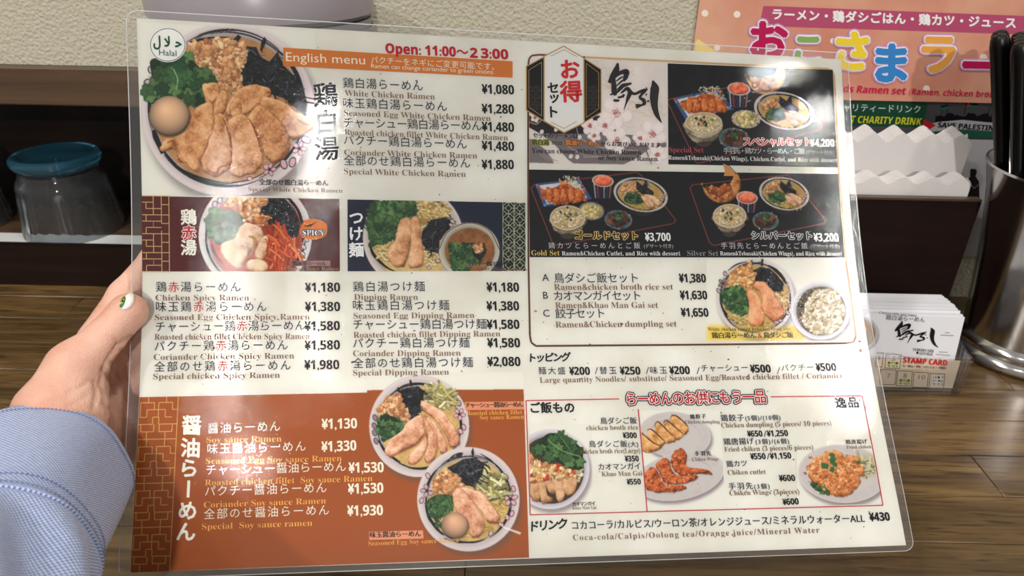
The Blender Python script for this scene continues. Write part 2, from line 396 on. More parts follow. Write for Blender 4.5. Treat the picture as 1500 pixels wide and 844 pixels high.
# sealed border of the film, faintly milky, with a bright cut edge
m_edge = bpy.data.materials.new('film_border'); m_edge.use_nodes = True; nt = m_edge.node_tree; nt.nodes.clear(); N = nt.nodes.new; L = nt.links.new
out = N('ShaderNodeOutputMaterial'); mix = N('ShaderNodeMixShader'); tr = N('ShaderNodeBsdfTransparent'); df = N('ShaderNodeBsdfPrincipled')
df.inputs['Base Color'].default_value = (.55, .56, .56, 1); df.inputs['Roughness'].default_value = .25; mix.inputs[0].default_value = .13
L(tr.outputs[0], mix.inputs[1]); L(df.outputs[0], mix.inputs[2]); L(mix.outputs[0], out.inputs[0])
m_rim = mat('film_cut_edge', (190, 192, 192), .2)
def ring_mesh(a, bnd, off, name):
    """border strip between two uv rectangles"""
    V = []; F = []
    def loop(u0, u1, v0, v1, r, n=40):
        pts = []
        ru, rv = r / .42, r / .297
        for cu, cv_, a0 in ((u1 - ru, v0 + rv, -90), (u1 - ru, v1 - rv, 0), (u0 + ru, v1 - rv, 90), (u0 + ru, v0 + rv, 180)):
            for k in range(7): t = math.radians(a0 + 90 * k / 6); pts.append((cu + ru * math.cos(t), cv_ + rv * math.sin(t)))
        out_ = []
        for i in range(len(pts)):
            p, q = np.array(pts[i]), np.array(pts[(i + 1) % len(pts)]); m = n if np.abs(q - p).max() > .2 else 1
            out_ += [p + (q - p) * k / m for k in range(m)]
        return np.array(out_)
    A = loop(*a); B = loop(*bnd); P = np.concatenate([A, B]); X = sheet(P[:, 0], P[:, 1]) + sheet_n(P[:, 0], P[:, 1]) * off - MENU_BASE
    n = len(A); f = [(i, (i + 1) % n, n + (i + 1) % n, n + i) for i in range(n)]
    return fast_mesh(name, X, f)
link('film_border', ring_mesh((-0.0125, 1.0105, -0.013, 1.011, .006), (0.0002, .9998, .0003, .9997, .0003), 1e-4, 'film_border'), m_edge, menu)
link('film_edge', ring_mesh((-0.0132, 1.0112, -0.014, 1.012, .0063), (-0.0121, 1.0101, -0.0125, 1.0105, .0058), 3e-4, 'film_edge'), m_rim, menu)

INKD = (35, 38, 60); BRN = (134, 102, 82); BLK = (22, 22, 26); CREAM = (250, 238, 218); ORG = (244, 182, 92); RED = (205, 45, 50)
PANEL_R = (86, 20, 22); PANEL_N = (20, 31, 58); PANEL_O = (166, 86, 36); PANEL_K = (14, 16, 22); GOLD = (205, 170, 105)
# --- coloured panels
def panel(q, col, nu=24, nv=24, off=1e-4, sides=None):
    u, v = np.meshgrid(np.linspace(0, 1, nu + 1), np.linspace(0, 1, nv + 1)); q = np.array(q, float); u = u[..., None]; v = v[..., None]
    X = (q[0] * (1 - u) + q[1] * u) * (1 - v) + (q[3] * (1 - u) + q[2] * u) * v
    if sides is not None:   # follow the sheet's bowed left edge
        xl = _edges((X[:, 0, 1] - 26.4) / 812.6)[0] + .5; X[..., 0] = xl[:, None] + (X[..., 0] - X[:, :1, 0]) * ((X[:, -1:, 0] - xl[:, None]) / (X[:, -1:, 0] - X[:, :1, 0]))
    P = menu_map(X[..., 0], X[..., 1], np.full(X.shape[:2], off)).reshape(-1, 3); idx = np.arange((nu + 1) * (nv + 1)).reshape(nv + 1, nu + 1)
    f = np.stack([idx[:-1, :-1], idx[1:, :-1], idx[1:, 1:], idx[:-1, 1:]], -1).reshape(-1, 4)
    return link('colour_panel', fast_mesh('colour_panel', P, f, np.tile(ink(col), (len(P), 1))), M_INK, menu)
panel([(205, 582), (767, 570.5), (775, 817), (191.5, 839)], PANEL_O, 40, 30, sides=1)
panel([(415, 70), (750.8, 90), (750.8, 114), (415, 97)], (212, 127, 54), off=3e-4)

# --- specks of the handmade paper
rng = random.Random(5); p = Print()
for _ in range(520):
    x, y = rng.uniform(203, 1325), rng.uniform(30, 835); r = abs(rng.gauss(0, .55)) + .45; c = rng.choice([(150, 112, 96), (140, 140, 150), (120, 100, 92), (176, 138, 118), (90, 86, 90)])
    u, v = px_uv(np.array(x), np.array(y))
    if not (0.01 < u < .99 and .01 < v < .99): continue
    a = rng.uniform(0, 6.28)
    if rng.random() < .1: r *= 2
    p.poly([(x + r * math.cos(a + k * 1.05) * rng.uniform(.5, 1.3) * 1.2, y + r * math.sin(a + k * 1.05) * rng.uniform(.5, 1.2)) for k in range(6)], c, 6e-5)
o = p.build('paper_fleck', menu); o['kind'] = 'stuff'

# --- upper left list
p = Print()
RD = (192, 28, 45)
p.text('Open: 11:00〜', 565.2, 77.8, 686, 84, 19.5, RD, 'bold', bold=.02); p.text('2', 689, 84.4, 699.5, 84.9, 19.5, RD, 'bold', bold=.02); p.text('3:00', 705, 85, 744.4, 87, 19.5, RD, 'bold', bold=.02)
p.text('English menu', 419.3, 91.5, 535, 96.5, 19, (250, 240, 225))
p.text('パクチーをネギにご変更可能です。', 543.9, 93.2, 724, 103.4, 11.5, (250, 240, 225), fit='space')
p.text('Ramen can change coriander to green onions.', 543.9, 100.6, 724, 109.8, 9.5, (250, 240, 225))
p.build('printed_heading', menu, split=True)
p = Print()
for ch, x, y, s in (('鶏', 477, 139, 37), ('白', 478.8, 178.7, 37), ('湯', 478.5, 217.6, 37)): p.glyph_at(ch, x, y, s, BLK, bold=.022)
p.build('printed_dish_name', menu, split=True)
def price(p, t, x0, y0, x1, y1, h=13.5, col=BLK):
    # yen sign then figures
    p.mark(); p.lock = 1; d = (x1 - x0); f = 0.155 if len(t) > 5 else 0.2
    p.text('¥', x0, y0, x0 + d * f, y0 + (y1 - y0) * f, h / .74, col, 'jp' if 0 else 'sans', bold=.035)
    p.text(t[1:], x0 + d * (f + .02), y0 + (y1 - y0) * (f + .02), x1, y1, h / .715, col, 'bold', bold=.012); p.lock = 0
def rows(name, items, jp=16.4, en=12.5, cj=INKD, ce=BRN, cp=BLK, special=None, ph=13.5):
    for it in items:
        p = Print()
        if it[0] == 'j': p.text(it[1], *it[2:6], it[6] if len(it) > 6 else jp, cj, 'jp', fit='space', special=special)
        elif it[0] == 'e': p.text(it[1], *it[2:6], it[6] if len(it) > 6 else en, ce, 'serif')
        else: price(p, it[1], *it[2:6], it[6] if len(it) > 6 else ph, cp)
        p.build({'j': 'printed_japanese_line', 'e': 'printed_english_line', 'p': 'printed_price'}[it[0]], menu)
rows('printed_price_list', [
 ('j', '鶏白湯らーめん', 503, 129, 619.6, 133.8), ('p', '¥1,080', 706.6, 137, 753, 138.6), ('e', 'White Chicken Ramen', 505, 140.7, 637, 146),
 ('j', '味玉鶏白湯らーめん', 503.3, 158.4, 655, 163.7), ('e', 'Seasoned Egg White Chicken Ramen', 504, 169.7, 718.8, 177.6), ('p', '¥1,280', 706.6, 165.9, 753, 167),
 ('j', 'チャーシュー鶏白湯らーめん', 504, 187, 706, 192), ('p', '¥1,480', 706.6, 192, 753, 193.5), ('e', 'Roasted chicken fillet White Chicken Ramen', 505, 198, 744, 206),
 ('j', 'パクチー鶏白湯らーめん', 504, 212.5, 684, 218.8), ('p', '¥1,480', 706.6, 220, 753, 221.5), ('e', 'Coriander White Chicken Ramen', 504.5, 227.5, 699, 232.4),
 ('j', '全部のせ鶏白湯らーめん', 504, 242.5, 689, 246.7), ('p', '¥1,880', 706.5, 247.7, 752.8, 248), ('e', 'Special White Chicken Ramen', 504, 255.3, 682.4, 259.5),
 ('e', 'Special White Chicken Ramen', 364, 280.5, 502, 282.7, 9.5)])
AKA = {'赤': RED}
rows('printed_price_list', [
 ('j', '鶏赤湯らーめん', 228.8, 428, 352.5, 428), ('p', '¥1,180', 447.7, 427.8, 498.3, 427.8), ('e', 'Chicken Spicy Ramen', 228, 440.5, 365, 440.5),
 ('j', '味玉鶏赤湯らーめん', 228.8, 457, 390.5, 456.8), ('p', '¥1,380', 447.7, 456, 498.3, 456), ('e', 'Seasoned Egg Chicken Spicy Ramen', 227, 469.3, 454, 468.3),
 ('j', 'チャーシュー鶏赤湯らーめん', 228.4, 486.4, 447, 484.3), ('p', '¥1,580', 447, 484.5, 498, 484), ('e', 'Roasted chicken fillet Chicken Spicy Ramen', 226.7, 498, 453.7, 496.9),
 ('j', 'パクチー鶏赤湯らーめん', 226.7, 514.8, 421.5, 513), ('p', '¥1,580', 447, 512.6, 498, 512), ('e', 'Coriander Chicken Spicy Ramen', 225.4, 527.6, 431, 525.4),
 ('j', '全部のせ鶏赤湯らーめん', 226.3, 545, 425.7, 542.5), ('p', '¥1,980', 446.6, 541.2, 497, 541), ('e', 'Special chicken Spicy Ramen', 224.6, 556, 410, 553.6)], special=AKA)
rows('printed_price_list', [
 ('j', '鶏白湯つけ麺', 517.5, 427.7, 622.5, 427.3), ('p', '¥1,180', 713.6, 427.3, 760.5, 427.7), ('e', 'Dipping Ramen', 518.8, 439.5, 612.3, 439.5),
 ('j', '味玉鶏白湯つけ麺', 517.5, 455, 658.3, 454.6), ('p', '¥1,380', 713.6, 455, 760.5, 455), ('e', 'Seasoned Egg Dipping Ramen', 518, 467, 695, 466),
 ('j', 'チャーシュー鶏白湯つけ麺', 518, 483, 713, 482.3), ('p', '¥1,580', 714, 482, 761, 482), ('e', 'Roasted chicken fillet Dipping Ramen', 518, 495, 732.8, 493),
 ('j', 'パクチー鶏白湯つけ麺', 517.5, 510.3, 688, 509.7), ('p', '¥1,580', 714.7, 509, 762, 509), ('e', 'Coriander Dipping Ramen', 517.5, 522.2, 675, 521.2),
 ('j', '全部のせ鶏白湯つけ麺', 517.3, 539.7, 693, 538.2), ('p', '¥2,080', 714.7, 536.5, 762.5, 536.5), ('e', 'Special Dipping Ramen', 517.3, 550.6, 657.7, 549)])
rows('printed_price_list', [
 ('j', '醤油らーめん', 304.6, 635.7, 410.4, 632), ('p', '¥1,130', 472, 628.7, 523, 627.7, 15), ('e', 'Soy sauce Ramen', 302.6, 649, 412.5, 647),
 ('j', '味玉醤油らーめん', 304, 665.6, 448, 661.3), ('p', '¥1,330', 471.6, 662, 522, 660, 15), ('e', 'Seasoned Egg Soy sauce Ramen', 301.8, 679.9, 500.6, 675.6),
 ('j', 'チャーシュー醤油らーめん', 302.6, 696.5, 506.7, 691), ('p', '¥1,530', 511.4, 692.6, 562, 692, 15), ('e', 'Roasted chicken fillet  Soy sauce Ramen', 300.5, 711.5, 545.7, 705),
 ('j', 'パクチー醤油らーめん', 300.5, 727.5, 478.4, 722), ('p', '¥1,530', 510.5, 723.7, 561.5, 722, 15), ('e', 'Coriander Soy sauce Ramen', 298.8, 744, 477.6, 737.6),
 ('j', '全部のせ醤油らーめん', 299, 761, 482, 754.7), ('p', '¥1,930', 509.4, 755.7, 561, 754.7, 15), ('e', 'Special  Soy sauce ramen', 296, 776, 457.7, 770.2),
 ('e', 'Seasoned Egg Soy sauce Ramen', 539.7, 799.5, 672, 794, 10), ('e', 'Roasted chicken fillet', 683.7, 608.5, 764.8, 607, 9.5), ('e', 'Soy sauce Ramen', 703, 615, 767.4, 613.8, 9.5)],
 jp=17, en=13, cj=CREAM, ce=ORG, cp=CREAM)
p = Print()
for ch, x, y in (('醤', 281, 623), ('油', 279, 656), ('ら', 277.5, 686), ('め', 275, 748), ('ん', 272.8, 779)): p.glyph_at(ch, x, y, 30, (252, 244, 232), bold=.03)
p.line([(277, 704), (275.7, 729)], 4.2, (252, 244, 232), 4e-4)
for ch, y in (('鶏', 318), ('湯', 363)): p.glyph_at(ch, 276.7, y, 24, (246, 238, 230), bold=.028)
p.glyph_at('赤', 277, 341, 22, (190, 30, 40), bold=.02, outline=((1.4, (240, 225, 220)),))
for ch, y in (('つ', 320), ('け', 342.7), ('麺', 366)): p.glyph_at(ch, 522, y, 22.5, (246, 246, 246), bold=.028)
p.build('printed_dish_name', menu, split=True)
# captions on small plates
p = Print()
p.poly([(680.5, 589), (767.6, 588), (768, 600), (681, 601)], (226, 150, 112), 3e-4)
p.poly([(540.5, 779), (619.5, 777), (620.5, 789), (541, 791)], (232, 158, 122), 3e-4)
p.poly([(424, 382), (484, 382), (484, 390), (424, 390)], (150, 90, 86), 3e-4)
p.text('チャーシュー醤油らーめん', 682, 597.6, 766.5, 596.6, 8.6, BLK, 'jpb', fit='space'); p.text('味玉醤油らーめん', 542, 788, 616.5, 786.2, 9.6, BLK, 'jpb', fit='space')
p.text('全部のせ鶏白湯らーめん', 380, 271.4, 481, 272.8, 9.6, BLK, 'jpb', fit='space')
p.text('鶏赤湯らーめん', 428.5, 389.4, 478, 389.4, 7.6, BLK, 'jpb', fit='space'); p.text('Chicken Spicy Ramen', 416, 396.4, 496.8, 396.6, 8, (150, 118, 96), 'serif')
p.text('パクチー鶏白湯つけ麺', 687, 390.2, 751, 389.8, 7.4, BLK, 'jpb', fit='space'); p.text('Coriander Dipping Ramen', 688, 396, 765, 396.4, 7.5, (120, 92, 66), 'serif')
p.text('SPICY', 443.4, 344.8, 476.3, 345.4, 11, (252, 250, 245), 'serifb', outline=((1.1, (30, 15, 10)),), off=5e-4)
p.build('printed_caption', menu, split=True)

# --- lattice strips
def bil(q, s, t):
    a, b, c, d = [np.array(k, float) for k in q]; return (a * (1 - s) + b * s) * (1 - t) + (d * (1 - s) + c * s) * t
p = Print(); q = [(208, 287), (247.5, 287.5), (248.5, 398), (209, 398)]
def ln(q, s0, t0, s1, t1, w, c): p.seg(bil(q, s0, t0), bil(q, s1, t1), w, c, 2.6e-4)
G2 = (206, 172, 110)
rnd = [0, .13, .27, .41, .5, .6, .72, .86, 1.0]
ln(q, 1, 0, 1, 1, 1.3, G2); ln(q, .72, 0, .72, .36, 1.2, G2); ln(q, .72, .46, .72, 1, 1.2, G2)
for k in range(13):
    t = k / 12
    if k % 3 == 0: ln(q, 0, t, 1, t, 1.2, G2)
    elif k % 3 == 1: ln(q, 0, t, .42 if k % 2 else .72, t, 1.2, G2); ln(q, .72, t + .03, 1, t + .03, 1.2, G2)
    else: ln(q, .15, t, .72, t, 1.2, G2)
for k in range(12):
    t = k / 12; s_ = (.42, .15, .42, .15)[k % 4]; ln(q, s_, t, s_, t + 1 / 12, 1.2, G2)
    if k % 3 == 1: ln(q, .42, t, .42, t + 1 / 12, 1.2, G2)
p.build('lattice_print', menu)['kind'] = 'stuff'; p = Print()
q = [(736.5, 296.5), (769.5, 297.3), (770, 397), (736.5, 397)]; G3 = (176, 182, 142)
panel(q, (26, 34, 52), 4, 12, off=1.2e-4)
def ring(q, cs, ct, rs, rt, w, c, n=8, a0=22.5):
    p.line([bil(q, cs + rs * math.cos(math.radians(a0 + 360 * k / n)), ct + rt * math.sin(math.radians(a0 + 360 * k / n))) for k in range(n)], w, c, 2.6e-4, closed=True)
for i in range(2):
    for j in range(6):
        cs, ct = .25 + .5 * i, (j + .5) / 6; ring(q, cs, ct, .25, .083, .9, G3); ring(q, cs, ct, .15, .05, .8, G3, 4, 0)
        ln(q, cs - .25, ct, cs - .1, ct, .8, G3); ln(q, cs + .1, ct, cs + .25, ct, .8, G3); ln(q, cs, ct - .083, cs, ct - .035, .8, G3); ln(q, cs, ct + .035, cs, ct + .083, .8, G3)
for j in range(7): ring(q, .5, min(1, j / 6), .1, .0, .8, G3, 4, 0); ln(q, .44, min(1, j / 6) - (.03 if j else 0), .56, min(1, j / 6), .8, G3)
for s_ in (0, .5, 1): ln(q, s_, 0, s_, 1, .8, G3)
p.build('lattice_print', menu)['kind'] = 'stuff'; p = Print()
q = [(205.5, 581.5), (261.5, 580.5), (248.7, 836), (191.8, 838)]; G4 = (214, 168, 96)
ln(q, 1, 0, 1, 1, 1.3, G4)
for k in range(4):
    t0 = k * .252 - .008; H_ = .252
    def l2(a, b, c, d): ln(q, a, max(0, t0 + b * H_), c, min(1, t0 + d * H_), 1.3, G4)
    l2(0, 0.02 if k == 0 else 0, 1, 0.02 if k == 0 else 0) if k else None
    for ox in (0.03, .5):
        l2(ox + .2, 0, ox + .2, .17)
        l2(ox, .17, ox + .36, .17); l2(ox + .36, .17, ox + .36, .33); l2(ox, .17, ox, .5 - .0)
    l2(.03, .5, .2, .5); l2(.2, .5, .2, .33); l2(.2, .33, .68, .33); l2(.68, .33, .68, .5); l2(.5, .33, .5, .17); l2(.68, .5, .86, .5); l2(.86, .33, 1, .33)
    l2(0, .66, .36, .66) ; l2(.36, .5, .36, .66); l2(.36, .5, .52, .5); l2(.52, .5, .52, .66); l2(.52, .66, 1, .66)
    l2(.06, .66, .06, .83); l2(.06, .83, .4, .83); l2(.4, .83, .4, .66); l2(.54, .83, .88, .83); l2(.54, .66, .54, .83); l2(.88, .66, .88, .83)
    l2(.22, .83, .22, 1); l2(.7, .83, .7, 1)
p.build('lattice_print', menu)['kind'] = 'stuff'

# --- halal badge
p = Print(); p.ellipse(246, 66, 27, 25.5, (238, 238, 234), 3.2e-4); TEAL = (70, 100, 104)
p.line([(246 + 25.3 * math.cos(a / 30 * math.pi), 66 + 23.8 * math.sin(a / 30 * math.pi)) for a in range(60)], 1.0, TEAL, 3.4e-4, closed=True)
DG = (20, 82, 62)
p.text('\ufedd\ufefc\ufea3', 225.5, 67.5, 266, 69.5, 21, DG, 'sans', bold=.03, off=4e-4); p.text('Halal', 233.5, 81.2, 259, 82.8, 12.5, DG, 'sans', off=4e-4)
p.build('halal_badge', menu)

# ------------------------------------------------------------------ right-hand half
p = Print()
# rounded brown frame
fr_ = [(773.8, 95), (773.6, 200), (774, 380), (776.2, 492), (778.2, 502), (785, 507), (1030, 505), (1240, 503), (1250, 501), (1253.6, 493), (1247, 440), (1239.8, 390), (1228, 249), (1224, 150), (1221.5, 110), (1218.5, 103.5), (1212, 101), (975, 89.6), (857, 84), (790, 80.3), (779, 81.5), (775, 86)]
cols = [(98, 62, 44)] * 7 + [(165, 128, 98)] * 2 + [(205, 172, 130)] * 9 + [(120, 80, 60)] * 4
for i in range(len(fr_)): p.seg(fr_[i], fr_[(i + 1) % len(fr_)], 2.8, cols[i], 1.6e-4)
# red box
DR = (190, 50, 62)
for a, b_ in (((770.5, 587), (907, 584.6)), ((1128.8, 581.5), (1262.7, 580)), ((1262.7, 580), (1282, 677)), ((1282, 677), (1293, 740.4)), ((1293, 740.4), (776.6, 754.4)), ((776.6, 754.4), (770.5, 587)), ((934.8, 599.6), (942, 680)), ((942, 680), (947.8, 749))):
    p.seg(a, b_, 1.4, DR, 2.7e-4)
p.build('printed_frame', menu, split=False)
# value set badge
p = Print(); BG = (188, 156, 98)
for side in ([(796.8, 83.7), (771, 97.6), (771, 161.6), (796.8, 177.6)], [(855, 85.6), (880.3, 102), (880.3, 164.8), (855, 180)]):
    p.poly(side, (14, 14, 16), 3e-4); p.line(side, 1.4, BG, 3.6e-4, closed=True)
    xs = [a for a, _ in side]; c = sum(xs) / 4
    p.line([(c + (x - c) * .72, 132 + (y - 132) * .84) for x, y in side], .7, BG, 3.6e-4, closed=True)
    x0, x1 = min(xs) + 2, max(xs) - 2
    for r in range(7):
        for k in range(3):
            cx_ = x0 + 4 + k * 8.5 + (4.2 if r % 2 else 0); cy_ = 130 + r * 5.2
            if cx_ > x1 - 1 or cy_ > (166 if (x0 < cx_ < x1) else 150) + (cx_ - x0 if x0 < 800 else x1 - cx_) * .45 - 1: continue
            for rr in (4.3, 2.8, 1.3):
                if cx_ - rr < x0 or cx_ + rr > x1 + 1: continue
                p.arc(cx_, cy_, rr, rr, 180, 360, .8, (62, 54, 54), 3.3e-4, 8)
hx = [(825.6, 68), (855, 85.3), (855.5, 180), (826, 194.5), (796.8, 177.6), (796.8, 83)]
p.poly(hx, (231, 231, 229), 3.8e-4); p.line(hx, 1.7, BG, 4e-4, closed=True)
for yy, sg in ((71.5, 1), (190, -1)):
    p.line([(807, yy + 11 * sg), (825.8, yy + 1.5 * sg), (845, yy + 12 * sg)], 1, BG, 4e-4)
for ch, x, y, s_, c in (('お', 835, 101.4, 31, RED), ('得', 836, 134.2, 33, RED), ('セ', 809.6, 128.8, 18, BLK), ('ッ', 812, 145, 18, BLK), ('ト', 811, 164, 19, BLK)):
    p.glyph_at(ch, x, y, s_, c, bold=.034, off=4.6e-4)
p.build('set_badge', menu)
# texts over the blossom picture
p = Print()
p.text('セットのラーメンは', 781, 202, 847, 203.6, 8.4, BLK, 'jpb', fit='space')
p.text('鶏白湯', 779, 212.6, 804, 212.9, 8.6, BLK, 'jpb', fit='space', outline=((1.3, (160, 165, 70)),)); p.text('または', 808, 212.4, 824, 212.9, 6.4, BLK, 'jp', fit='space')
p.text('醤油らーめん', 828.5, 213, 877.6, 214.3, 8.6, (236, 150, 70), 'jpb', fit='space', outline=((1.0, (110, 70, 50)),)); p.text('からお選びいただけます。', 880, 214.3, 971, 216.4, 7.6, BLK, 'jpb', fit='space')
p.text('You can choose White Chicken Ramen', 779, 224.4, 939, 226.8, 10.2, BLK, 'serifb'); p.text('or Soy sauce Ramen.', 876, 234.5, 965, 236.4, 10.2, BLK, 'serifb')
p.build('printed_caption', menu, split=True)
def brush(p, pts, w, col, off=4.4e-4):
    p.line(pts, w, col, off)
def logo(p, X, k, col, off=4.4e-4, dx=0, dy=0):
    """brush lettering of the shop's sign; X maps (crop x,y) to picture px"""
    def st(pts, ws): 
        a = np.array(pts, float); n = len(a); t = np.linspace(0, n - 1, 6 * n)
        xs = np.interp(t, range(n), a[:, 0]); ys = np.interp(t, range(n), a[:, 1]); w = np.interp(t, range(n), ws) * k
        kk = np.ones(5) / 5; xs[2:-2] = np.convolve(xs, kk, 'valid'); ys[2:-2] = np.convolve(ys, kk, 'valid')
        p.line([X(x, y) for x, y in zip(xs, ys)], list(w), col, off)
    st([(905, 205), (893, 270), (860, 330), (825, 385)], [10, 34, 34, 16]); st([(862, 330), (868, 400), (872, 470), (885, 500)], [20, 26, 30, 14])
    st([(880, 330), (930, 290), (990, 280), (975, 340), (955, 370)], [12, 20, 30, 24, 10])
    st([(890, 370), (930, 340), (955, 330)], [6, 9, 5]); st([(890, 415), (940, 370), (960, 360)], [6, 10, 6]); st([(900, 450), (950, 410), (1030, 390)], [8, 22, 10])
    st([(835, 495), (900, 470), (950, 430)], [8, 12, 8]); st([(935, 480), (990, 430), (1020, 470), (1000, 520), (985, 560), (960, 635)], [8, 18, 24, 20, 10, 2])
    st([(865, 545), (900, 548), (920, 545)], [12, 14, 8]); st([(905, 520), (935, 515), (955, 500)], [10, 12, 6]); st([(950, 520), (962, 490)], [8, 12])
    st([(1020, 470), (1060, 490), (1110, 465), (1160, 450), (1125, 490), (1100, 520)], [18, 14, 16, 18, 14, 12]); st([(1100, 520), (1145, 545), (1150, 575), (1125, 590), (1070, 600)], [12, 20, 18, 10, 26])
    st([(1165, 425), (1172, 455)], [4, 10]); st([(1160, 490), (1170, 495)], [10, 14]); st([(1178, 545), (1186, 560)], [8, 14])
    st([(1225, 365), (1245, 430), (1235, 520), (1240, 600), (1262, 680), (1305, 750)], [8, 46, 44, 34, 24, 4])
p = Print(); logo(p, lambda x, y: (760 + x / 6.25, 60 + y / 6.25), .28, (44, 40, 46)); p.build('brush_logo', menu)
# set meals
p = Print(); W_ = (240, 240, 240)
p.text('スペシャルセット', 1088.9, 213.6, 1187, 214, 13.4, (205, 60, 66), 'jpb', fit='space', outline=((1.2, (250, 235, 235)),)); price(p, '¥4,200', 1187.4, 214.8, 1221.8, 215.2, 10.8, W_)
p.text('手羽先・鶏カツ・らーめん・ご飯', 1059.6, 225.4, 1179, 226.2, 9.8, (205, 205, 208), fit='space'); p.text('(デザート付き)', 1180.5, 226, 1220.8, 227.2, 6.8, (190, 190, 192), fit='space')
p.text('Special Set', 980, 223.4, 1030.4, 223.6, 11.5, (196, 84, 84), 'serif'); p.text('Ramen&Tebasaki(Chicken Wings), Chicken Cutlet, and Rice with dessert', 978.8, 234, 1226, 238, 9.2, (230, 230, 228), 'serifb')
p.text('ゴールドセット', 843, 350.8, 934, 351.4, 13, (22, 20, 14), 'jpb', fit='space', outline=((1.5, (225, 195, 120)),)); price(p, '¥3,700', 945.4, 353.2, 982.3, 353.2, 12, W_)
p.text('鶏カツとらーめんとご飯', 803.7, 364.6, 937.8, 364.6, 10, (205, 205, 208), fit='space'); p.text('(デザート付き)', 943, 363.8, 986, 363.8, 6.8, (190, 190, 192), fit='space')
p.text('Gold Set', 778.5, 374.5, 819.7, 374.5, 11.5, (232, 205, 110), 'serif'); p.text('Ramen&Chicken Cutlet, and Rice with dessert', 823, 374.5, 996.5, 374.5, 9.2, (230, 230, 228), 'serifb')
p.text('シルバーセット', 1101.4, 350.8, 1189, 351.6, 13, (18, 18, 20), 'jpb', fit='space', outline=((1.4, (215, 215, 218)),)); price(p, '¥3,200', 1192.4, 353.6, 1228, 354, 12, W_)
p.text('手羽先とらーめんとご飯', 1056.3, 364.6, 1183, 365, 10, (205, 205, 208), fit='space'); p.text('(デザート付き)', 1187.6, 363.8, 1229.3, 364, 6.8, (190, 190, 192), fit='space')
p.text('Silver Set', 1006.6, 375, 1052, 375, 11.5, (150, 150, 152), 'serif'); p.text('Ramen&Tebasaki(Chicken Wings), and Rice with dessert', 1054.6, 374.4, 1233, 374.8, 9, (230, 230, 228), 'serifb')
p.build('printed_text_line', menu, split=True)
rows('printed_price_list', [
 ('j', 'A', 794.5, 413.2, 804.3, 413.2, 15), ('j', '鳥ダシご飯セット', 812, 414.9, 934.5, 414.5, 16), ('p', '¥1,380', 995.6, 413.7, 1034, 414, 12.6), ('e', 'Ramen&chicken broth rice set', 812, 425, 986, 424.5, 13),
 ('j', 'B', 796, 439.2, 804.6, 439.2, 15), ('j', 'カオマンガイセット', 812, 440.8, 938.3, 440.4, 16), ('p', '¥1,630', 997, 438.4, 1036, 438.8, 12.6), ('e', 'Ramen&Khao Man Gai set', 813.6, 451.7, 964, 451.3, 13),
 ('j', 'C', 796, 465.4, 807, 465.4, 15), ('j', '餃子セット', 814, 467, 885.6, 466.2, 16), ('p', '¥1,650', 998.4, 463.8, 1037.9, 464.2, 12.6), ('e', 'Ramen&Chicken dumpling set', 814, 480, 991.4, 478.6, 13),
 ('j', '麺大盛', 789, 548.7, 828.4, 548.7, 12), ('p', '¥200', 834.9, 549.3, 864.3, 549.3, 11.6), ('j', '替玉', 878.8, 548.3, 903.4, 548.3, 12), ('p', '¥250', 909, 548.9, 938.2, 548.9, 11.6),
 ('j', '味玉', 953, 548, 977.5, 548, 12), ('p', '¥200', 981.5, 548.3, 1010.7, 548.3, 11.6), ('j', 'チャーシュー', 1027.7, 544.8, 1095.5, 543.8, 11.5), ('p', '¥500', 1100, 545.9, 1129.2, 545.9, 11.6),
 ('j', 'パクチー', 1145, 544.4, 1191.6, 543.4, 11.5), ('p', '¥500', 1195.9, 543.8, 1224.9, 543.5, 11.6)])
p = Print()
for x in (872, 946.7, 1020.8, 1138.5): p.seg((x, 548), (x + 3.2, 538), 1.0, INKD, 4e-4)
p.text('Large quantity Noodles/ substitute/ Seasoned Egg/Roasted chicken fillet / Coriander', 791, 561, 1235, 554.3, 12, BRN, 'serif', fit='space')
p.text('White chicken ramen &chicken broth rice', 1037, 485, 1158, 484.6, 7.8, (120, 90, 30), 'serif')
p.text('鶏白湯らーめん', 1043, 496, 1107.6, 495.6, 9.8, (60, 55, 40), fit='space', bold=.02); p.text('&', 1110, 494.8, 1116.3, 494.8, 10, (205, 60, 50), 'bold'); p.text('鳥ダシご飯', 1118.6, 495.6, 1162, 495.2, 9.8, (60, 55, 40), fit='space', bold=.02)
p.text('トッピング', 776.6, 531, 835.4, 529.6, 14.5, BLK, 'jpb', fit='space', shear=.12); p.text('ご飯もの', 778, 605.4, 841.5, 605, 17, BLK, 'jpb', fit='space'); p.text('逸品', 1224.5, 598, 1257.7, 597.4, 17, (50, 58, 70), 'jpb', fit='space')
p.text('ドリンク', 778.5, 779.2, 830.3, 774.4, 17, BLK, 'jpb', fit='space', shear=.1)
p.text('コカコーラ/カルピス/ウーロン茶/オレンジジュース/ミネラルウォーターALL', 838.6, 776.4, 1266.7, 765.8, 14.4, INKD, fit=.86, bold=.012); price(p, '¥430', 1274.8, 763.6, 1303.6, 762.8, 12.6)
p.text('Coca-cola/Calpis/Oolong tea/Orange juice/Mineral Water', 839.8, 791.8, 1200.6, 780.5, 12.4, BRN, 'serif', fit='space')
p.build('printed_text_line', menu, split=True)
p = Print(); p.text('らーめんのお供にもう一品', 919.5, 594.2, 1122, 590.6, 20.5, (190, 38, 50), 'jpb', fit=.9, bold=.02, outline=((3.0, (28, 34, 62)), (1.5, (246, 236, 230))), off=5e-4); p.build('side_dish_title', menu)
p = Print()
def J(t, x0, y0, x1, y1, s=10.8, c=(60, 62, 78)): p.text(t, x0, y0 + .3, x1, y1 + .3, s, c, fit='space', bold=.014)
def E_(t, x0, y0, x1, y1, s=10.2, c=(128, 98, 72)): p.text(t, x0, y0, x1, y1, s, c, 'serif')
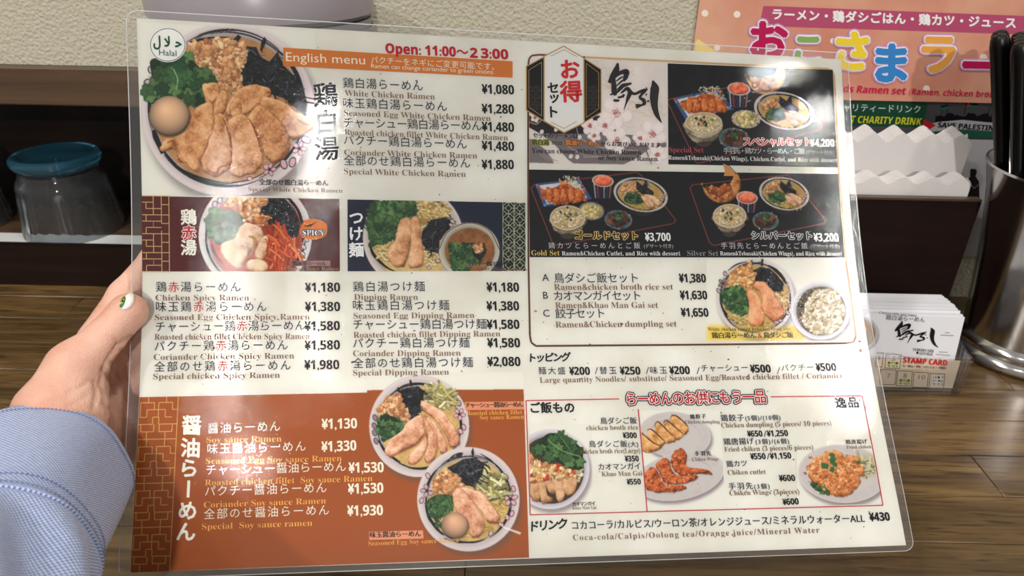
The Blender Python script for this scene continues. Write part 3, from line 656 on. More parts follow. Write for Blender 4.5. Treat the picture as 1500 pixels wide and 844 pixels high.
J('鳥ダシご飯', 879.8, 621.4, 933, 620.8); E_('chicken broth rice', 859, 630.5, 935, 629.5); price(p, '¥300', 913, 642, 932.8, 642, 8.4)
J('鳥ダシご飯', 863, 655.4, 919, 655); J('(大)', 920.5, 655, 935, 654.6, 9); E_('chicken broth rice(Large)', 850, 665, 937.8, 663.5); price(p, '¥350', 916, 676.2, 935.8, 676, 8.4)
J('カオマンガイ', 877, 688.8, 938.3, 687.5); E_('Khao Man Gai', 881.5, 698, 941, 696.6); price(p, '¥550', 918.8, 710.2, 938.7, 709.7, 8.4)
J('鶏餃子', 1056.3, 617.4, 1090, 616.6, 11); J('(5個)/(10個)', 1092, 616.5, 1143.3, 615.4, 9); E_('Chicken dumpling (5 pieces/ 10 pieces)', 1056.9, 626.8, 1217.4, 623.4, 10.6); price(p, '¥650', 1095.5, 640, 1117, 639.7, 9); p.seg((1119.3, 640), (1121.5, 631.5), 1, BLK, 4e-4); price(p, '¥1,250', 1124, 639.6, 1154.4, 639, 9)
J('鶏唐揚げ', 1060.3, 652, 1104.5, 651, 11); J('(3個)/(6個)', 1107, 651, 1156, 650, 9); E_('Fried chiken (3 pieces/6 pieces)', 1061.3, 662, 1191.2, 658.7, 10.6); price(p, '¥550', 1100, 673.2, 1121.6, 672.8, 9); p.seg((1124, 673), (1126.2, 664.5), 1, BLK, 4e-4); price(p, '¥1,150', 1128.7, 672.6, 1159, 671.8, 9)
J('鶏カツ', 1064.5, 684.5, 1094.4, 683, 10.5); E_('Chiken cutlet', 1066.3, 695.8, 1121.7, 694.5, 10.4); price(p, '¥600', 1142, 705.2, 1164.8, 704.8, 9.3)
J('手羽先', 1068, 717.2, 1103, 716.5, 11); J('(3個)', 1105, 716.6, 1127.4, 715.9, 9); E_('Chiken Wings (3pieces)', 1068.8, 726, 1170.8, 723.6, 10.6); price(p, '¥600', 1147.3, 740, 1170, 738.9, 9.3)
def K(t, x0, y0, x1, y1, s): p.text(t, x0, y0, x1, y1, s, BLK, 'jpb', fit='space', off=4.4e-4)
K('鶏餃子', 1011, 614, 1034, 613, 7.2); K('手羽先', 1018, 668, 1041.6, 667.7, 7.4); K('鶏唐揚げ', 1239, 651, 1270, 650.3, 7.4); K('カオマンガイ', 838.6, 741.4, 871.8, 740.4, 6.4)
E_('Chicken dumpling', 1003.3, 620.8, 1054.3, 620.4, 7.4, (120, 104, 92)); E_('Chiken Wings', 1014, 675.6, 1052.7, 674.5, 7.4, (120, 104, 92)); E_('Fried chiken', 1240, 657.7, 1276, 656.7, 7.4, (130, 104, 92)); E_('Khao Man Gai', 838.6, 746.8, 873.7, 745.7, 7.4)
p.build('printed_text_line', menu, split=True)
# ------------------------------------------------------------------ food photographs printed on the sheet (painted stroke by stroke)
AR = random.Random(11)
def vnoise(h, w, cell, seed):
    r = np.random.RandomState(seed); gh, gw = int(h / cell) + 3, int(w / cell) + 3; g = r.rand(gh, gw)
    y = np.arange(h) / cell; x = np.arange(w) / cell; yi = y.astype(int); xi = x.astype(int); fy = (y - yi)[:, None]; fx = (x - xi)[None]
    fy = fy * fy * (3 - 2 * fy); fx = fx * fx * (3 - 2 * fx)
    a = g[yi][:, xi]; b = g[yi][:, xi + 1]; c = g[yi + 1][:, xi]; d = g[yi + 1][:, xi + 1]
    return (a * (1 - fx) + b * fx) * (1 - fy) + (c * (1 - fx) + d * fx) * fy
def fbm(h, w, cell, seed, n=4):
    o = np.zeros((h, w)); a = .5; s = 0
    for k in range(n):
        if cell < 1: break
        o += a * vnoise(h, w, cell, seed + k); s += a; a *= .55; cell /= 2
    return o / s
def blur(a, r):
    r = int(r)
    if r < 1: return a
    for ax in (0, 1):
        for _ in range(2):
            p_ = [(0, 0), (0, 0)]; p_[ax] = (r + 1, r); c = np.cumsum(np.pad(a, p_, mode='edge'), axis=ax); n = a.shape[ax]
            a = (np.take(c, range(2 * r + 1, 2 * r + 1 + n), ax) - np.take(c, range(0, n), ax)) / (2 * r + 1)
    return a
def smoothp(pts, n=5):
    P = np.array(pts, float); m = len(P); out = []
    for i in range(m):
        a, b, c, d = P[i - 1], P[i], P[(i + 1) % m], P[(i + 2) % m]
        for k in range(n):
            t = k / n; out.append(.5 * (2 * b + (c - a) * t + (2 * a - 5 * b + 4 * c - d) * t * t + (3 * b - 3 * c + d - a) * t ** 3))
    return np.array(out)
def inpoly(P, x, y):
    c = np.zeros(x.shape, bool); n = len(P)
    for i in range(n):
        x0, y0 = P[i - 1]; x1, y1 = P[i]
        if y0 == y1: continue
        k = ((y0 > y) != (y1 > y)) & (x < (x1 - x0) * (y - y0) / (y1 - y0) + x0); c ^= k
    return c
class Art:
    def __init__(s, x0, y0, x1, y1, bg, S=2.0):
        s.x0, s.y0, s.S = x0, y0, S; s.w = int((x1 - x0) * S) + 2; s.h = int((y1 - y0) * S) + 2
        s.im = np.empty((s.h, s.w, 3)); s.im[:] = bg; s.k = 1.0; s.off = (0, 0, 1.0); s.seed = 1; s.clip = None
    def at(s, ox, oy, sc): s.off = (ox, oy, sc); return s
    def P(s, pts):
        a = np.array(pts, float).reshape(-1, 2); return (a / s.off[2] + [s.off[0] - s.x0, s.off[1] - s.y0]) * s.S
    def win(s, P, pad=1):
        a = np.floor(P.min(0)).astype(int) - pad; b = np.ceil(P.max(0)).astype(int) + pad + 1
        xa, ya = max(0, a[0]), max(0, a[1]); xb, yb = min(s.w, b[0]), min(s.h, b[1])
        return (slice(ya, yb), slice(xa, xb)) if xb > xa and yb > ya else None
    def raw(s, P, col, al=1.0):
        w = s.win(P)
        if w is None: return
        y, x = np.mgrid[w]; m = inpoly(P, x + .5, y + .5).astype(float) * al
        if s.clip is not None: m = m * s.clip[w]
        s.im[w] += (np.asarray(col, float) - s.im[w]) * m[..., None]
    def fill(s, pts, col, al=1.0, smooth=False, soft=0, grain=0, cell=6):
        P = s.P(pts); P = smoothp(P) if smooth else P; s.fillP(P, col, al, soft, grain, cell)
    def fillP(s, P, col, al=1.0, soft=0, grain=0, cell=6):
        sp = soft * s.S; w = s.win(P, int(sp * 3) + 1)
        if w is None: return
        y, x = np.mgrid[w]; m = inpoly(P, x + .5, y + .5).astype(float)
        if soft: m = blur(m, max(1, sp))
        m = m * al
        if s.clip is not None: m = m * s.clip[w]
        c = np.asarray(col, float)
        if grain: s.seed += 7; c = c * (1 + grain * (fbm(m.shape[0], m.shape[1], cell * s.S, s.seed) - .5)[..., None] * 2)
        s.im[w] += (c - s.im[w]) * m[..., None]
    def mass(s, pts, c_lo, c_mid, c_hi, r=4, k=1.0, tex=.25, cell=5, smooth=True, edge=.45, light=(-.4, -.9), raw=False):
        """a softly lit lump: dark at its lower edge, light on the crown"""
        P = s.P(pts) if not raw else np.array(pts, float); P = smoothp(P) if smooth else P
        if smooth:
            jr = np.array([AR.gauss(0, 1) for _ in range(len(P))]); jr = jr + np.roll(jr, 1) * .6; ext = np.ptp(P, axis=0).min(); P = P + (P - P.mean(0)) / (np.linalg.norm(P - P.mean(0), axis=1)[:, None] + 1e-6) * (jr * ext * .018)[:, None]
        w = s.win(P)
        if w is None: return
        # shadow below
        s.fillP(P + [.5 * s.S, .9 * s.S], (45, 28, 20), .45, soft=.7)
        y, x = np.mgrid[w]; m = inpoly(P, x + .5, y + .5).astype(float); rr = max(1, r * s.S / 2)
        s.seed += 5; n = fbm(m.shape[0], m.shape[1], cell * s.S, s.seed, 5)
        hgt = np.sqrt(np.clip(blur(m, rr) * 2 - 1, 0, 1)) * m; H = blur(hgt, max(1, rr / 3)) + tex * (n - .5)
        gy, gx = np.gradient(H); sh = (gx * -light[0] * -1 + gy * -light[1]) * rr * 1.1
        sh = gx * (-light[0]) + gy * (-light[1]); sh = np.clip(sh * rr * 1.2, -1, 1)
        n2 = fbm(m.shape[0], m.shape[1], max(2.2, cell * s.S * .3), s.seed + 50, 3); n3 = fbm(m.shape[0], m.shape[1], cell * s.S * 2.2, s.seed + 90, 2)
        v = np.clip(.52 + .42 * k * sh + .75 * (n - .5) + .55 * (n2 - .5) + .7 * (n3 - .5) - edge * np.clip(1 - hgt * 1.5, 0, 1) + .13, 0, 1)[..., None]
        lo, mi, hi = map(lambda c: np.array(c, float), (c_lo, c_mid, c_hi)); c = np.where(v < .5, lo + (mi - lo) * v * 2, mi + (hi - mi) * (v * 2 - 1))
        if s.clip is not None: m = m * s.clip[w]
        s.im[w] += (c - s.im[w]) * m[..., None]
    def ell(s, cx, cy, rx, ry, col, rot=0, al=1.0, soft=0, n=40, **kw):
        t = np.linspace(0, 2 * math.pi, n, endpoint=False); c_, s_ = math.cos(rot), math.sin(rot); x = rx * np.cos(t); y = ry * np.sin(t)
        s.fill(np.stack([cx + x * c_ - y * s_, cy + x * s_ + y * c_], -1), col, al, soft=soft, **kw)
    def stroke(s, pts, w, col, al=1.0):
        P = s.P(pts); W = np.interp(np.linspace(0, 1, len(P)), np.linspace(0, 1, len(w)), w) if hasattr(w, '__len__') else np.full(len(P), w); W = np.maximum(W * s.S / s.off[2] / 2, .45)
        d = np.gradient(P, axis=0); l = np.linalg.norm(d, axis=1)[:, None]; d = d / np.maximum(l, 1e-6); q = np.stack([-d[:, 1], d[:, 0]], -1) * W[:, None]
        s.raw(np.concatenate([P + q, (P - q)[::-1]]), col, al)
    def curve(s, pts, w, col, al=1.0, n=5):
        P = np.array(pts, float); m = len(P); o = []
        for i in range(m - 1):
            a, b, c, d = P[max(i - 1, 0)], P[i], P[i + 1], P[min(i + 2, m - 1)]
            for k in range(n): t = k / n; o.append(.5 * (2 * b + (c - a) * t + (2 * a - 5 * b + 4 * c - d) * t * t + (3 * b - 3 * c + d - a) * t ** 3))
        o.append(P[-1]); s.stroke(o, w, col, al)
    def pts_in(s, pts, n):
        P = np.array(pts, float); a, b = P.min(0), P.max(0); o = []
        while len(o) < n:
            q = a + (b - a) * np.array([[AR.random(), AR.random()] for _ in range(n)]); k = inpoly(P, q[:, 0], q[:, 1]); o += [tuple(z) for z in q[k]]
        return o[:n]
    def blob(s, cx, cy, r, col, asp=1.3, n=7, jag=.35, hl=True, dark=True):
        a0 = AR.uniform(0, 6.3); rot = AR.uniform(0, 3.14); c_, s_ = math.cos(rot), math.sin(rot); o = []
        for k in range(n):
            t = a0 + 2 * math.pi * k / n; q = r * AR.uniform(1 - jag, 1 + jag); x = q * math.cos(t) * asp; y = q * math.sin(t); o.append((cx + x * c_ - y * s_, cy + x * s_ + y * c_))
        P = s.P(o); c = np.array(col, float)
        if dark: s.raw(P + [.35 * s.S * r / s.off[2] * .5, .5 * s.S * r / s.off[2] * .6], c * .52, .6)
        s.raw(P, c)
        if hl: m = P.mean(0); s.raw(m + (P - m) * .5 - [.1 * s.S * r / s.off[2], .25 * s.S * r / s.off[2]], np.minimum(c * 1.10 + 6, 255), .6)
    def mince(s, pts, n, r, cols=((226, 174, 122), (205, 148, 98), (180, 120, 78), (240, 200, 156)), base=(150, 98, 62)):
        s.fill(pts, base, smooth=True)
        for i, (x, y) in enumerate(s.pts_in(pts, n)):
            c = np.array(AR.choice(cols), float) * AR.uniform(.85, 1.06); s.blob(x, y, r * AR.uniform(.55, 1.35), c, AR.uniform(1, 1.8))
    def leaf(s, cx, cy, r, col, rot):
        o = []; lob = 5
        for k in range(26):
            t = -2.5 + 5.0 * k / 25; q = r * (.62 + .38 * abs(math.cos(t * lob / 2.0))) * (1 - .12 * ((k % 2) == 0)); o.append((cx + q * math.cos(t + rot), cy + q * math.sin(t + rot)))
        o.append((cx - r * .3 * math.cos(rot), cy - r * .3 * math.sin(rot))); P = s.P(o); c = np.array(col, float)
        s.raw(P + [.6 * s.S * s.k, 1.1 * s.S * s.k], (16, 34, 20), .6); s.raw(P, c)
        m = P.mean(0); s.raw(m + (P - m) * .62 + [-.25 * s.S, -.3 * s.S], c * 1.14 + 5, .6)
        for t in (-.9, -.45, 0, .45, .9): s.stroke([(cx - r * .2 * math.cos(rot), cy - r * .2 * math.sin(rot)), (cx + r * .8 * math.cos(rot + t), cy + r * .8 * math.sin(rot + t))], r * .05, c * .72, .7)
    def herbs(s, pts, n, r, big=True):
        s.fill(pts, (24, 52, 30), smooth=True)
        for x, y in s.pts_in(pts, n):
            g = AR.random(); c = np.array((38, 80, 46)) * (1 - g) + np.array((104, 142, 84)) * g; c = c * AR.uniform(.7, 1.08)
            if big: s.leaf(x, y, r * AR.uniform(.7, 1.3), c, AR.uniform(0, 6.28))
            else:
                s.blob(x, y, r * AR.uniform(.5, 1.2), c, AR.uniform(1, 2.2), 6, .5)
                if AR.random() < .3: a = AR.uniform(0, 6.28); s.stroke([(x, y), (x + 2 * r * math.cos(a), y + 2 * r * math.sin(a))], r * .3, c * 1.25)
    def nori(s, pts, n, r, smooth=False):
        s.mass(pts, (10, 11, 14), (24, 26, 31), (52, 56, 64), r=3, tex=.8, cell=3, smooth=smooth)
        for x, y in s.pts_in(pts, n):
            a = AR.uniform(0, 3.1); q = r * AR.uniform(.5, 1.6); b = a + AR.uniform(-.8, .8)
            s.curve([(x, y), (x + q * math.cos(a), y + q * math.sin(a)), (x + q * math.cos(a) + q * math.cos(b), y + q * math.sin(a) + q * math.sin(b))], r * AR.uniform(.1, .45), AR.choice([(8, 9, 11), (14, 15, 18), (46, 50, 58), (78, 84, 94), (10, 10, 12), (120, 126, 134) if AR.random() < .25 else (40, 42, 48)]), .8)
    def noodles(s, pts, n, L_, w, cols=((232, 208, 148), (216, 186, 118), (240, 222, 172), (190, 156, 92))):
        for x, y in s.pts_in(pts, n):
            a = AR.uniform(-.7, .9); c = AR.choice(cols); o = []
            for k in range(5): o.append((x + L_ * (k / 4 - .5) * math.cos(a) + AR.uniform(-.12, .12) * L_, y + L_ * (k / 4 - .5) * math.sin(a) + .16 * L_ * math.sin(k * 1.4 + x)))
            s.curve([(u, v + w * .5) for u, v in o], w, np.array(c) * .5, .6); s.curve(o, w, c)
    def sticks(s, pts, n, L_, w, cols, a0=0.0, da=1.2):
        for x, y in s.pts_in(pts, n):
            a = a0 + AR.uniform(-da, da); c = np.array(AR.choice(cols)) * AR.uniform(.8, 1.1); b = a + AR.uniform(-.4, .4); l = L_ * AR.uniform(.5, 1.2) / 2
            o = [(x - l * math.cos(a), y - l * math.sin(a)), (x, y), (x + l * math.cos(b), y + l * math.sin(b))]
            s.curve([(u + w * .2, v + w * .5) for u, v in o], w, c * .4, .6); s.curve(o, w, c)
    def egg(s, cx, cy, rx, ry, rot=0, base=(234, 194, 154)):
        P = s.P([(cx - rx * 1.2, cy - ry * 1.2), (cx + rx * 1.2, cy + ry * 1.2)]); w = s.win(P, 3)
        y, x = np.mgrid[w]; c = s.P([(cx, cy)])[0]; R = np.array([rx, ry]) * s.S / s.off[2]
        dx, dy = x - c[0], y - c[1]; u = (dx * math.cos(rot) + dy * math.sin(rot)) / R[0]; v = (-dx * math.sin(rot) + dy * math.cos(rot)) / R[1]; q = u * u + v * v
        s.ell(cx + rx * .06, cy + ry * .12, rx * 1.03, ry * 1.03, (30, 20, 16), rot, .6, soft=1)
        z = np.sqrt(np.clip(1 - q, 0, 1)); l = np.clip(.50 + .5 * z - .12 * v - .14 * u * 0, 0, 1.1); m = np.clip((1 - np.sqrt(q)) * R.min(), 0, 1)[..., None]
        sp = np.exp(-(((u + .25) ** 2 + (v + .35) ** 2) / .12))[..., None]
        c_ = np.array(base) * (l[..., None] * .98) + sp * 14; s.im[w] += (c_ - s.im[w]) * m
    def bowl(s, cx, cy, R, inner=.86, ry=1.0, rot=0.0, body=(198, 188, 188), broth=(196, 160, 110), shadow=True, ring=True, ic=(0, 0), ringw=.03, seed=3, ringcol=(26, 24, 28)):
        if shadow: s.ell(cx + R * .05, cy + R * .09, R * 1.01, R * ry * 1.01, (96, 84, 88), rot, .55, soft=max(1.2, R / s.off[2] * .05), n=60)
        N_ = 14
        for k in range(N_):
            t = k / (N_ - 1); f = 1 - t * (1 - inner); c = np.array(body) * (1.10 - .20 * abs(t - .18) - .0 * t); s.ell(cx + ic[0] * t, cy + ic[1] * t, R * f, R * f * ry, c, rot, n=90)
        s.ell(cx + ic[0], cy + ic[1], R * inner, R * inner * ry, np.array(body) * .86, rot, n=90)
        s.ell(cx + ic[0] + R * .015, cy + ic[1] + R * .02, R * inner * .97, R * inner * ry * .97, broth, rot, grain=.14, cell=8, n=90)
        if ring:
            r_ = random.Random(seed)
            for q in range(3):
                a = r_.uniform(0, 6.28); f = inner * (1.0 + .018 * q)
                for _ in range(5):
                    L_ = r_.uniform(.5, 1.5); n = 24; o = []
                    for k in range(n):
                        t = a + L_ * k / (n - 1); x = R * f * math.cos(t); y = R * f * ry * math.sin(t); o.append((cx + ic[0] + x * math.cos(rot) - y * math.sin(rot), cy + ic[1] + x * math.sin(rot) + y * math.cos(rot)))
                    s.stroke(o, [R * .004, R * ringw * r_.uniform(.5, 1.3), R * ringw * .7, R * .004], ringcol, .95); a += L_ + r_.uniform(.05, .35)
    def blossom(s, cx, cy, r, col=(222, 176, 184), line=(60, 50, 60), n=5, ctr=True):
        for k in range(n):
            a = 6.283 * k / n + cx; x, y = cx + r * .62 * math.cos(a), cy + r * .62 * math.sin(a)
            s.ell(x, y, r * .45, r * .34, line, a, n=14); s.ell(x, y, r * .38, r * .27, col, a, n=14)
        if ctr: s.ell(cx, cy, r * .2, r * .2, line, n=10)
    def petal(s, cx, cy, r, a, col=(222, 176, 184), line=(60, 50, 60)):
        s.ell(cx, cy, r, r * .68, line, a, n=14); s.ell(cx, cy, r * .8, r * .5, col, a, n=14)
    def chicken(s, polys, lo=(128, 78, 48), mid=(208, 154, 110), hi=(238, 200, 164), r=6, tex=.35, cell=6):
        for q in polys: s.mass(q, lo, mid, hi, r=r, tex=tex, cell=cell)
    def photo(s, name, quad, label=None, pitch=.8, off=2e-4, curved=None, mapf=None, parent=None):
        q = np.array(quad, float); W = max(np.linalg.norm(q[1] - q[0]), np.linalg.norm(q[2] - q[3])); H_ = max(np.linalg.norm(q[3] - q[0]), np.linalg.norm(q[2] - q[1]))
        nu, nv = int(W / pitch), int(H_ / pitch); u, v = np.meshgrid(np.linspace(0, 1, nu + 1), np.linspace(0, 1, nv + 1)); u = u[..., None]; v = v[..., None]
        X = (q[0] * (1 - u) + q[1] * u) * (1 - v) + (q[3] * (1 - u) + q[2] * u) * v
        im = s.im; im = (im + np.roll(im, 1, 0) + np.roll(im, 1, 1) + np.roll(np.roll(im, 1, 0), 1, 1)) / 4
        fx = np.clip((X[..., 0] - s.x0) * s.S - .0, 0, s.w - 1.01); fy = np.clip((X[..., 1] - s.y0) * s.S, 0, s.h - 1.01); xi, yi = fx.astype(int), fy.astype(int); a, b = (fx - xi)[..., None], (fy - yi)[..., None]
        c = (im[yi, xi] * (1 - a) + im[yi, xi + 1] * a) * (1 - b) + (im[yi + 1, xi] * (1 - a) + im[yi + 1, xi + 1] * a) * b
        P = (mapf or menu_map)(X[..., 0], X[..., 1], np.full(X.shape[:2], off)).reshape(-1, 3)
        idx = np.arange((nu + 1) * (nv + 1)).reshape(nv + 1, nu + 1); f = np.stack([idx[:-1, :-1], idx[1:, :-1], idx[1:, 1:], idx[:-1, 1:]], -1).reshape(-1, 4)
        o = link(name, fast_mesh(name, P, f, ink(np.clip(c, 0, 255)).reshape(-1, 3)), M_INK, parent or menu)
        if label: o['label'] = label
        return o
C1 = (190, 20, 4.6875); C2 = (190, 160, 4.6875)
NORI = (20, 22, 26)

# --- the big bowl, upper left
A = Art(201, 30, 468, 296, PAPER); A.bowl(334.5, 161.5, 127, inner=.875, body=(206, 196, 196), broth=(186, 140, 92), ic=(-2, -3), seed=4, ringw=.022)
A.at(*C1)
A.curve([(400, 205), (480, 180), (580, 165), (680, 162)], [6, 16, 12, 4], NORI)
for a, b_, r in ((150, 385, 26), (125, 480, 30), (110, 500, 20)): A.ell(a, b_, r, r * 1.1, (44, 40, 46)); A.ell(a, b_, r * .72, r * .85, (206, 194, 194))
A.curve([(165, 800), (180, 850), (230, 960)], [22, 40, 30], NORI)
A.nori([(760, 260), (800, 225), (870, 230), (900, 300), (960, 330), (1015, 262), (1060, 360), (1130, 430), (1190, 520), (1220, 620), (1200, 700), (1130, 640), (1060, 580), (930, 540), (880, 480), (780, 500), (760, 420)], 120, 28)
A.nori([(700, 190), (745, 145), (765, 160), (740, 200), (790, 195), (780, 220)], 4, 12); A.nori([(895, 250), (905, 190), (925, 160), (940, 180), (925, 220), (905, 260)], 4, 12)
A.mince([(395, 225), (470, 190), (560, 178), (660, 185), (720, 200), (790, 215), (810, 260), (790, 330), (760, 420), (760, 520), (700, 540), (620, 500), (560, 400), (500, 370), (440, 300), (400, 270)], 430, 15)
A.herbs([(145, 320), (260, 300), (380, 285), (440, 330), (500, 390), (580, 440), (570, 520), (530, 620), (440, 640), (380, 590), (260, 600), (150, 620), (115, 530), (150, 430)], 46, 58)
A.curve([(300, 380), (330, 450), (320, 520)], 8, (150, 186, 120))
CH = dict(lo=(132, 76, 40), mid=(210, 152, 98), hi=(240, 200, 152))
A.at(*C1).chicken([[(500, 490), (600, 480), (610, 560), (560, 620), (520, 600)], [(570, 700), (610, 560), (660, 520), (665, 620), (640, 690), (600, 720)], [(660, 680), (700, 580), (780, 500), (900, 490), (970, 560), (880, 620), (800, 690), (700, 700)], [(690, 620), (760, 620), (760, 690), (700, 710)]], **CH)
A.at(*C2).chicken([[(900, -80), (1030, -60), (1160, 20), (1230, 60), (1265, 110), (1180, 190), (1110, 210), (1050, 130), (920, 20)],
 [(810, 50), (880, -30), (940, 0), (1060, 120), (1095, 210), (1090, 290), (1000, 370), (950, 340), (900, 220), (850, 130)],
 [(660, 90), (770, 30), (820, 60), (850, 130), (900, 220), (905, 350), (870, 420), (760, 460), (690, 440), (700, 330), (690, 200)],
 [(575, 60), (650, 40), (690, 150), (700, 330), (690, 400), (600, 460), (530, 440), (490, 370), (540, 240)],
 [(440, 20), (480, -30), (560, -60), (580, 60), (540, 240), (480, 340), (470, 420), (400, 390), (330, 340), (310, 270), (220, 290), (240, 210), (350, 170), (400, 100)]], r=9, tex=.5, cell=11, **CH)
for pts in ([(260, 230), (300, 220), (320, 280)], [(560, 430), (600, 440), (620, 400), (700, 380)], [(1150, 70), (1200, 100), (1240, 110)], [(640, 60), (690, 200), (700, 330)], [(480, 340), (500, 400)], [(820, 60), (870, 170), (905, 300)]): A.curve(pts, [4, 14, 5], (122, 62, 30), .7)
for _ in range(46): x, y = AR.choice([(600, 200), (780, 200), (960, 150), (400, 250), (1080, 60)]); A.blob(x + AR.gauss(0, 60), y + AR.gauss(0, 70), AR.uniform(2, 5), (240, 200, 150), hl=False, dark=False)
A.at(*C1).egg(270, 697, 137, 133)
A.at(*C2); A.curve([(245, 310), (330, 400), (430, 450), (560, 490), (700, 505), (830, 485)], [14, 22, 14, 12, 8, 6], NORI)
A.curve([(830, 485), (900, 450), (960, 410), (1040, 340)], 5, (70, 50, 60))
for x, y, r in ((960, 415, 46), (1165, 270, 50)): A.blossom(x, y, r)
for x, y, a in ((1058, 378, 1.2), (1118, 365, 1.9), (825, 478, .3), (1210, 210, .5)): A.petal(x, y, 38 if x > 1000 else 22, a)
A.photo('dish_photo', [(203.5, 33), (463, 46), (463, 287.3), (208.2, 287)])

# --- red chicken ramen panel
A = Art(206, 286, 499, 399, PANEL_R); A.bowl(374, 345, 83, inner=.86, body=(202, 192, 188), broth=(176, 66, 34), seed=9); A.at(190, 280, 4.6875)
for x, y in ((620, 65), (585, 90), (560, 135), (545, 190)): A.ell(x, y, 20, 24, (40, 34, 38)); A.ell(x, y, 14, 17, (200, 180, 178))
A.curve([(560, 330), (580, 420), (640, 500)], [6, 16, 6], NORI); A.curve([(1100, 70), (1160, 140), (1190, 260), (1190, 350)], [8, 20, 14, 6], NORI)
A.nori([(890, 80), (960, 50), (1060, 50), (1130, 120), (1170, 220), (1150, 330), (1090, 300), (1020, 240), (960, 230), (900, 150)], 90, 26)
A.mince([(640, 90), (700, 50), (860, 48), (950, 60), (890, 110), (880, 170), (830, 200), (780, 190), (700, 120)], 170, 14, cols=((238, 186, 120), (222, 156, 96), (200, 130, 80), (246, 208, 150)))
A.herbs([(560, 130), (620, 130), (700, 130), (770, 190), (760, 250), (700, 330), (620, 370), (540, 300), (520, 220)], 160, 16, False); A.herbs([(575, 140), (610, 130), (640, 200), (600, 220)], 6, 34)
A.sticks([(850, 180), (940, 170), (960, 230), (900, 250)], 16, 70, 11, ((214, 124, 60), (230, 150, 80)), 1.0)
A.chicken([[(620, 400), (650, 350), (720, 330), (760, 240), (820, 215), (900, 250), (920, 320), (870, 360), (830, 420), (790, 480), (750, 530), (660, 470)], [(860, 440), (900, 330), (950, 310), (950, 400), (920, 470)], [(810, 490), (860, 465), (940, 490), (940, 545), (820, 548)]], (150, 100, 66), (222, 184, 144), (246, 224, 194), r=7, cell=9)
A.curve([(815, 310), (860, 330), (850, 400), (790, 480)], [4, 30, 24, 4], (176, 122, 66), .8)
A.sticks([(960, 290), (1050, 250), (1110, 330), (1180, 410), (1170, 450), (1060, 520), (980, 540), (950, 400)], 100, 120, 13, ((236, 110, 48), (214, 84, 36), (244, 140, 74), (196, 62, 28)), 1.1, .7)
for x, y, r in ((1195, 385, 22), (1190, 430, 20), (1215, 335, 20)): A.petal(x, y, r, .7, (226, 180, 176))
for x, y in ((585, 290), (600, 330), (560, 350)): A.ell(x, y, 22, 16, (220, 226, 222), al=.35, soft=2)
A.fill([(1168, 270), (1200, 205), (1262, 190), (1340, 215), (1358, 265), (1335, 315), (1262, 332), (1190, 320)], (226, 118, 36), smooth=True); A.curve([(1200, 240), (1240, 235), (1290, 200)], [4, 16, 2], (60, 30, 16)); A.curve([(1210, 232), (1250, 222), (1290, 198)], 4, (246, 200, 110))
A.photo('dish_photo', [(248.3, 288), (497.3, 291.5), (498, 397.6), (248.8, 397.9)])
A2 = Art(206, 285, 252, 400, PANEL_R); A2.photo('colour_panel', [(207, 287), (248.3, 288), (248.8, 397.9), (208.5, 398)], pitch=4, off=1.4e-4)

# --- dipping noodles panel
A = Art(507, 290, 772, 399, PANEL_N); A.at(490, 220, 4.6875); A.bowl(540, 600, 345, inner=.87, body=(202, 192, 186), broth=(208, 182, 128), ring=False)
for x, y in ((290, 370), (228, 470), (218, 520)): A.ell(x, y, 18, 20, (70, 50, 60)); A.ell(x, y, 12, 14, (206, 192, 190))
A.curve([(240, 640), (270, 720), (350, 800), (420, 835)], [8, 22, 14, 5], NORI); A.curve([(700, 345), (760, 400), (800, 470)], [8, 12, 5], NORI)
A.noodles([(540, 350), (700, 350), (760, 430), (740, 470), (640, 510), (560, 500), (540, 420)], 150, 120, 10)
A.noodles([(290, 640), (400, 640), (380, 760), (330, 740)], 40, 90, 10); A.noodles([(610, 690), (730, 700), (700, 770), (620, 780)], 40, 90, 10)
A.nori([(600, 560), (660, 480), (760, 460), (800, 490), (790, 560), (720, 620), (720, 710), (640, 690), (600, 640)], 90, 24)
A.herbs([(270, 360), (400, 345), (540, 350), (560, 420), (480, 480), (440, 520), (390, 620), (260, 645), (225, 520), (240, 430)], 330, 17, False)
A.chicken([[(450, 480), (520, 465), (525, 560), (520, 660), (490, 780), (450, 808), (380, 770), (370, 700), (420, 600)], [(525, 470), (580, 470), (590, 560), (612, 700), (600, 790), (530, 808), (505, 770), (525, 640)]], (128, 78, 44), (214, 158, 112), (242, 206, 168), r=9, cell=9)
for x, y, r in ((810, 490, 20), (800, 515, 18), (710, 760, 20), (650, 808, 16), (735, 745, 14)): A.petal(x, y, r, .6, (224, 190, 196))
A.bowl(925, 690, 208, inner=.84, ry=.93, body=(188, 186, 170), broth=(160, 106, 64), ring=False); A.curve([(720, 680), (780, 560), (920, 500), (1060, 550), (1130, 680)], 5, (96, 40, 46))
A.ell(930, 690, 170, 155, (150, 98, 58), grain=.25, cell=6)
A.herbs([(780, 650), (850, 650), (950, 640), (960, 720), (1020, 760), (930, 790), (920, 835), (820, 835), (800, 740)], 120, 16, False)
A.nori([(940, 640), (1030, 640), (1040, 700), (1000, 760), (950, 720)], 20, 16); A.mince([(950, 650), (1010, 645), (1020, 690), (970, 710)], 40, 8, base=(140, 100, 60)); A.ell(980, 790, 120, 14, (186, 150, 120), al=.45, soft=1)
A.photo('dish_photo', [(509, 292.3), (736.6, 296.5), (736.6, 397.2), (509.3, 397.6)])

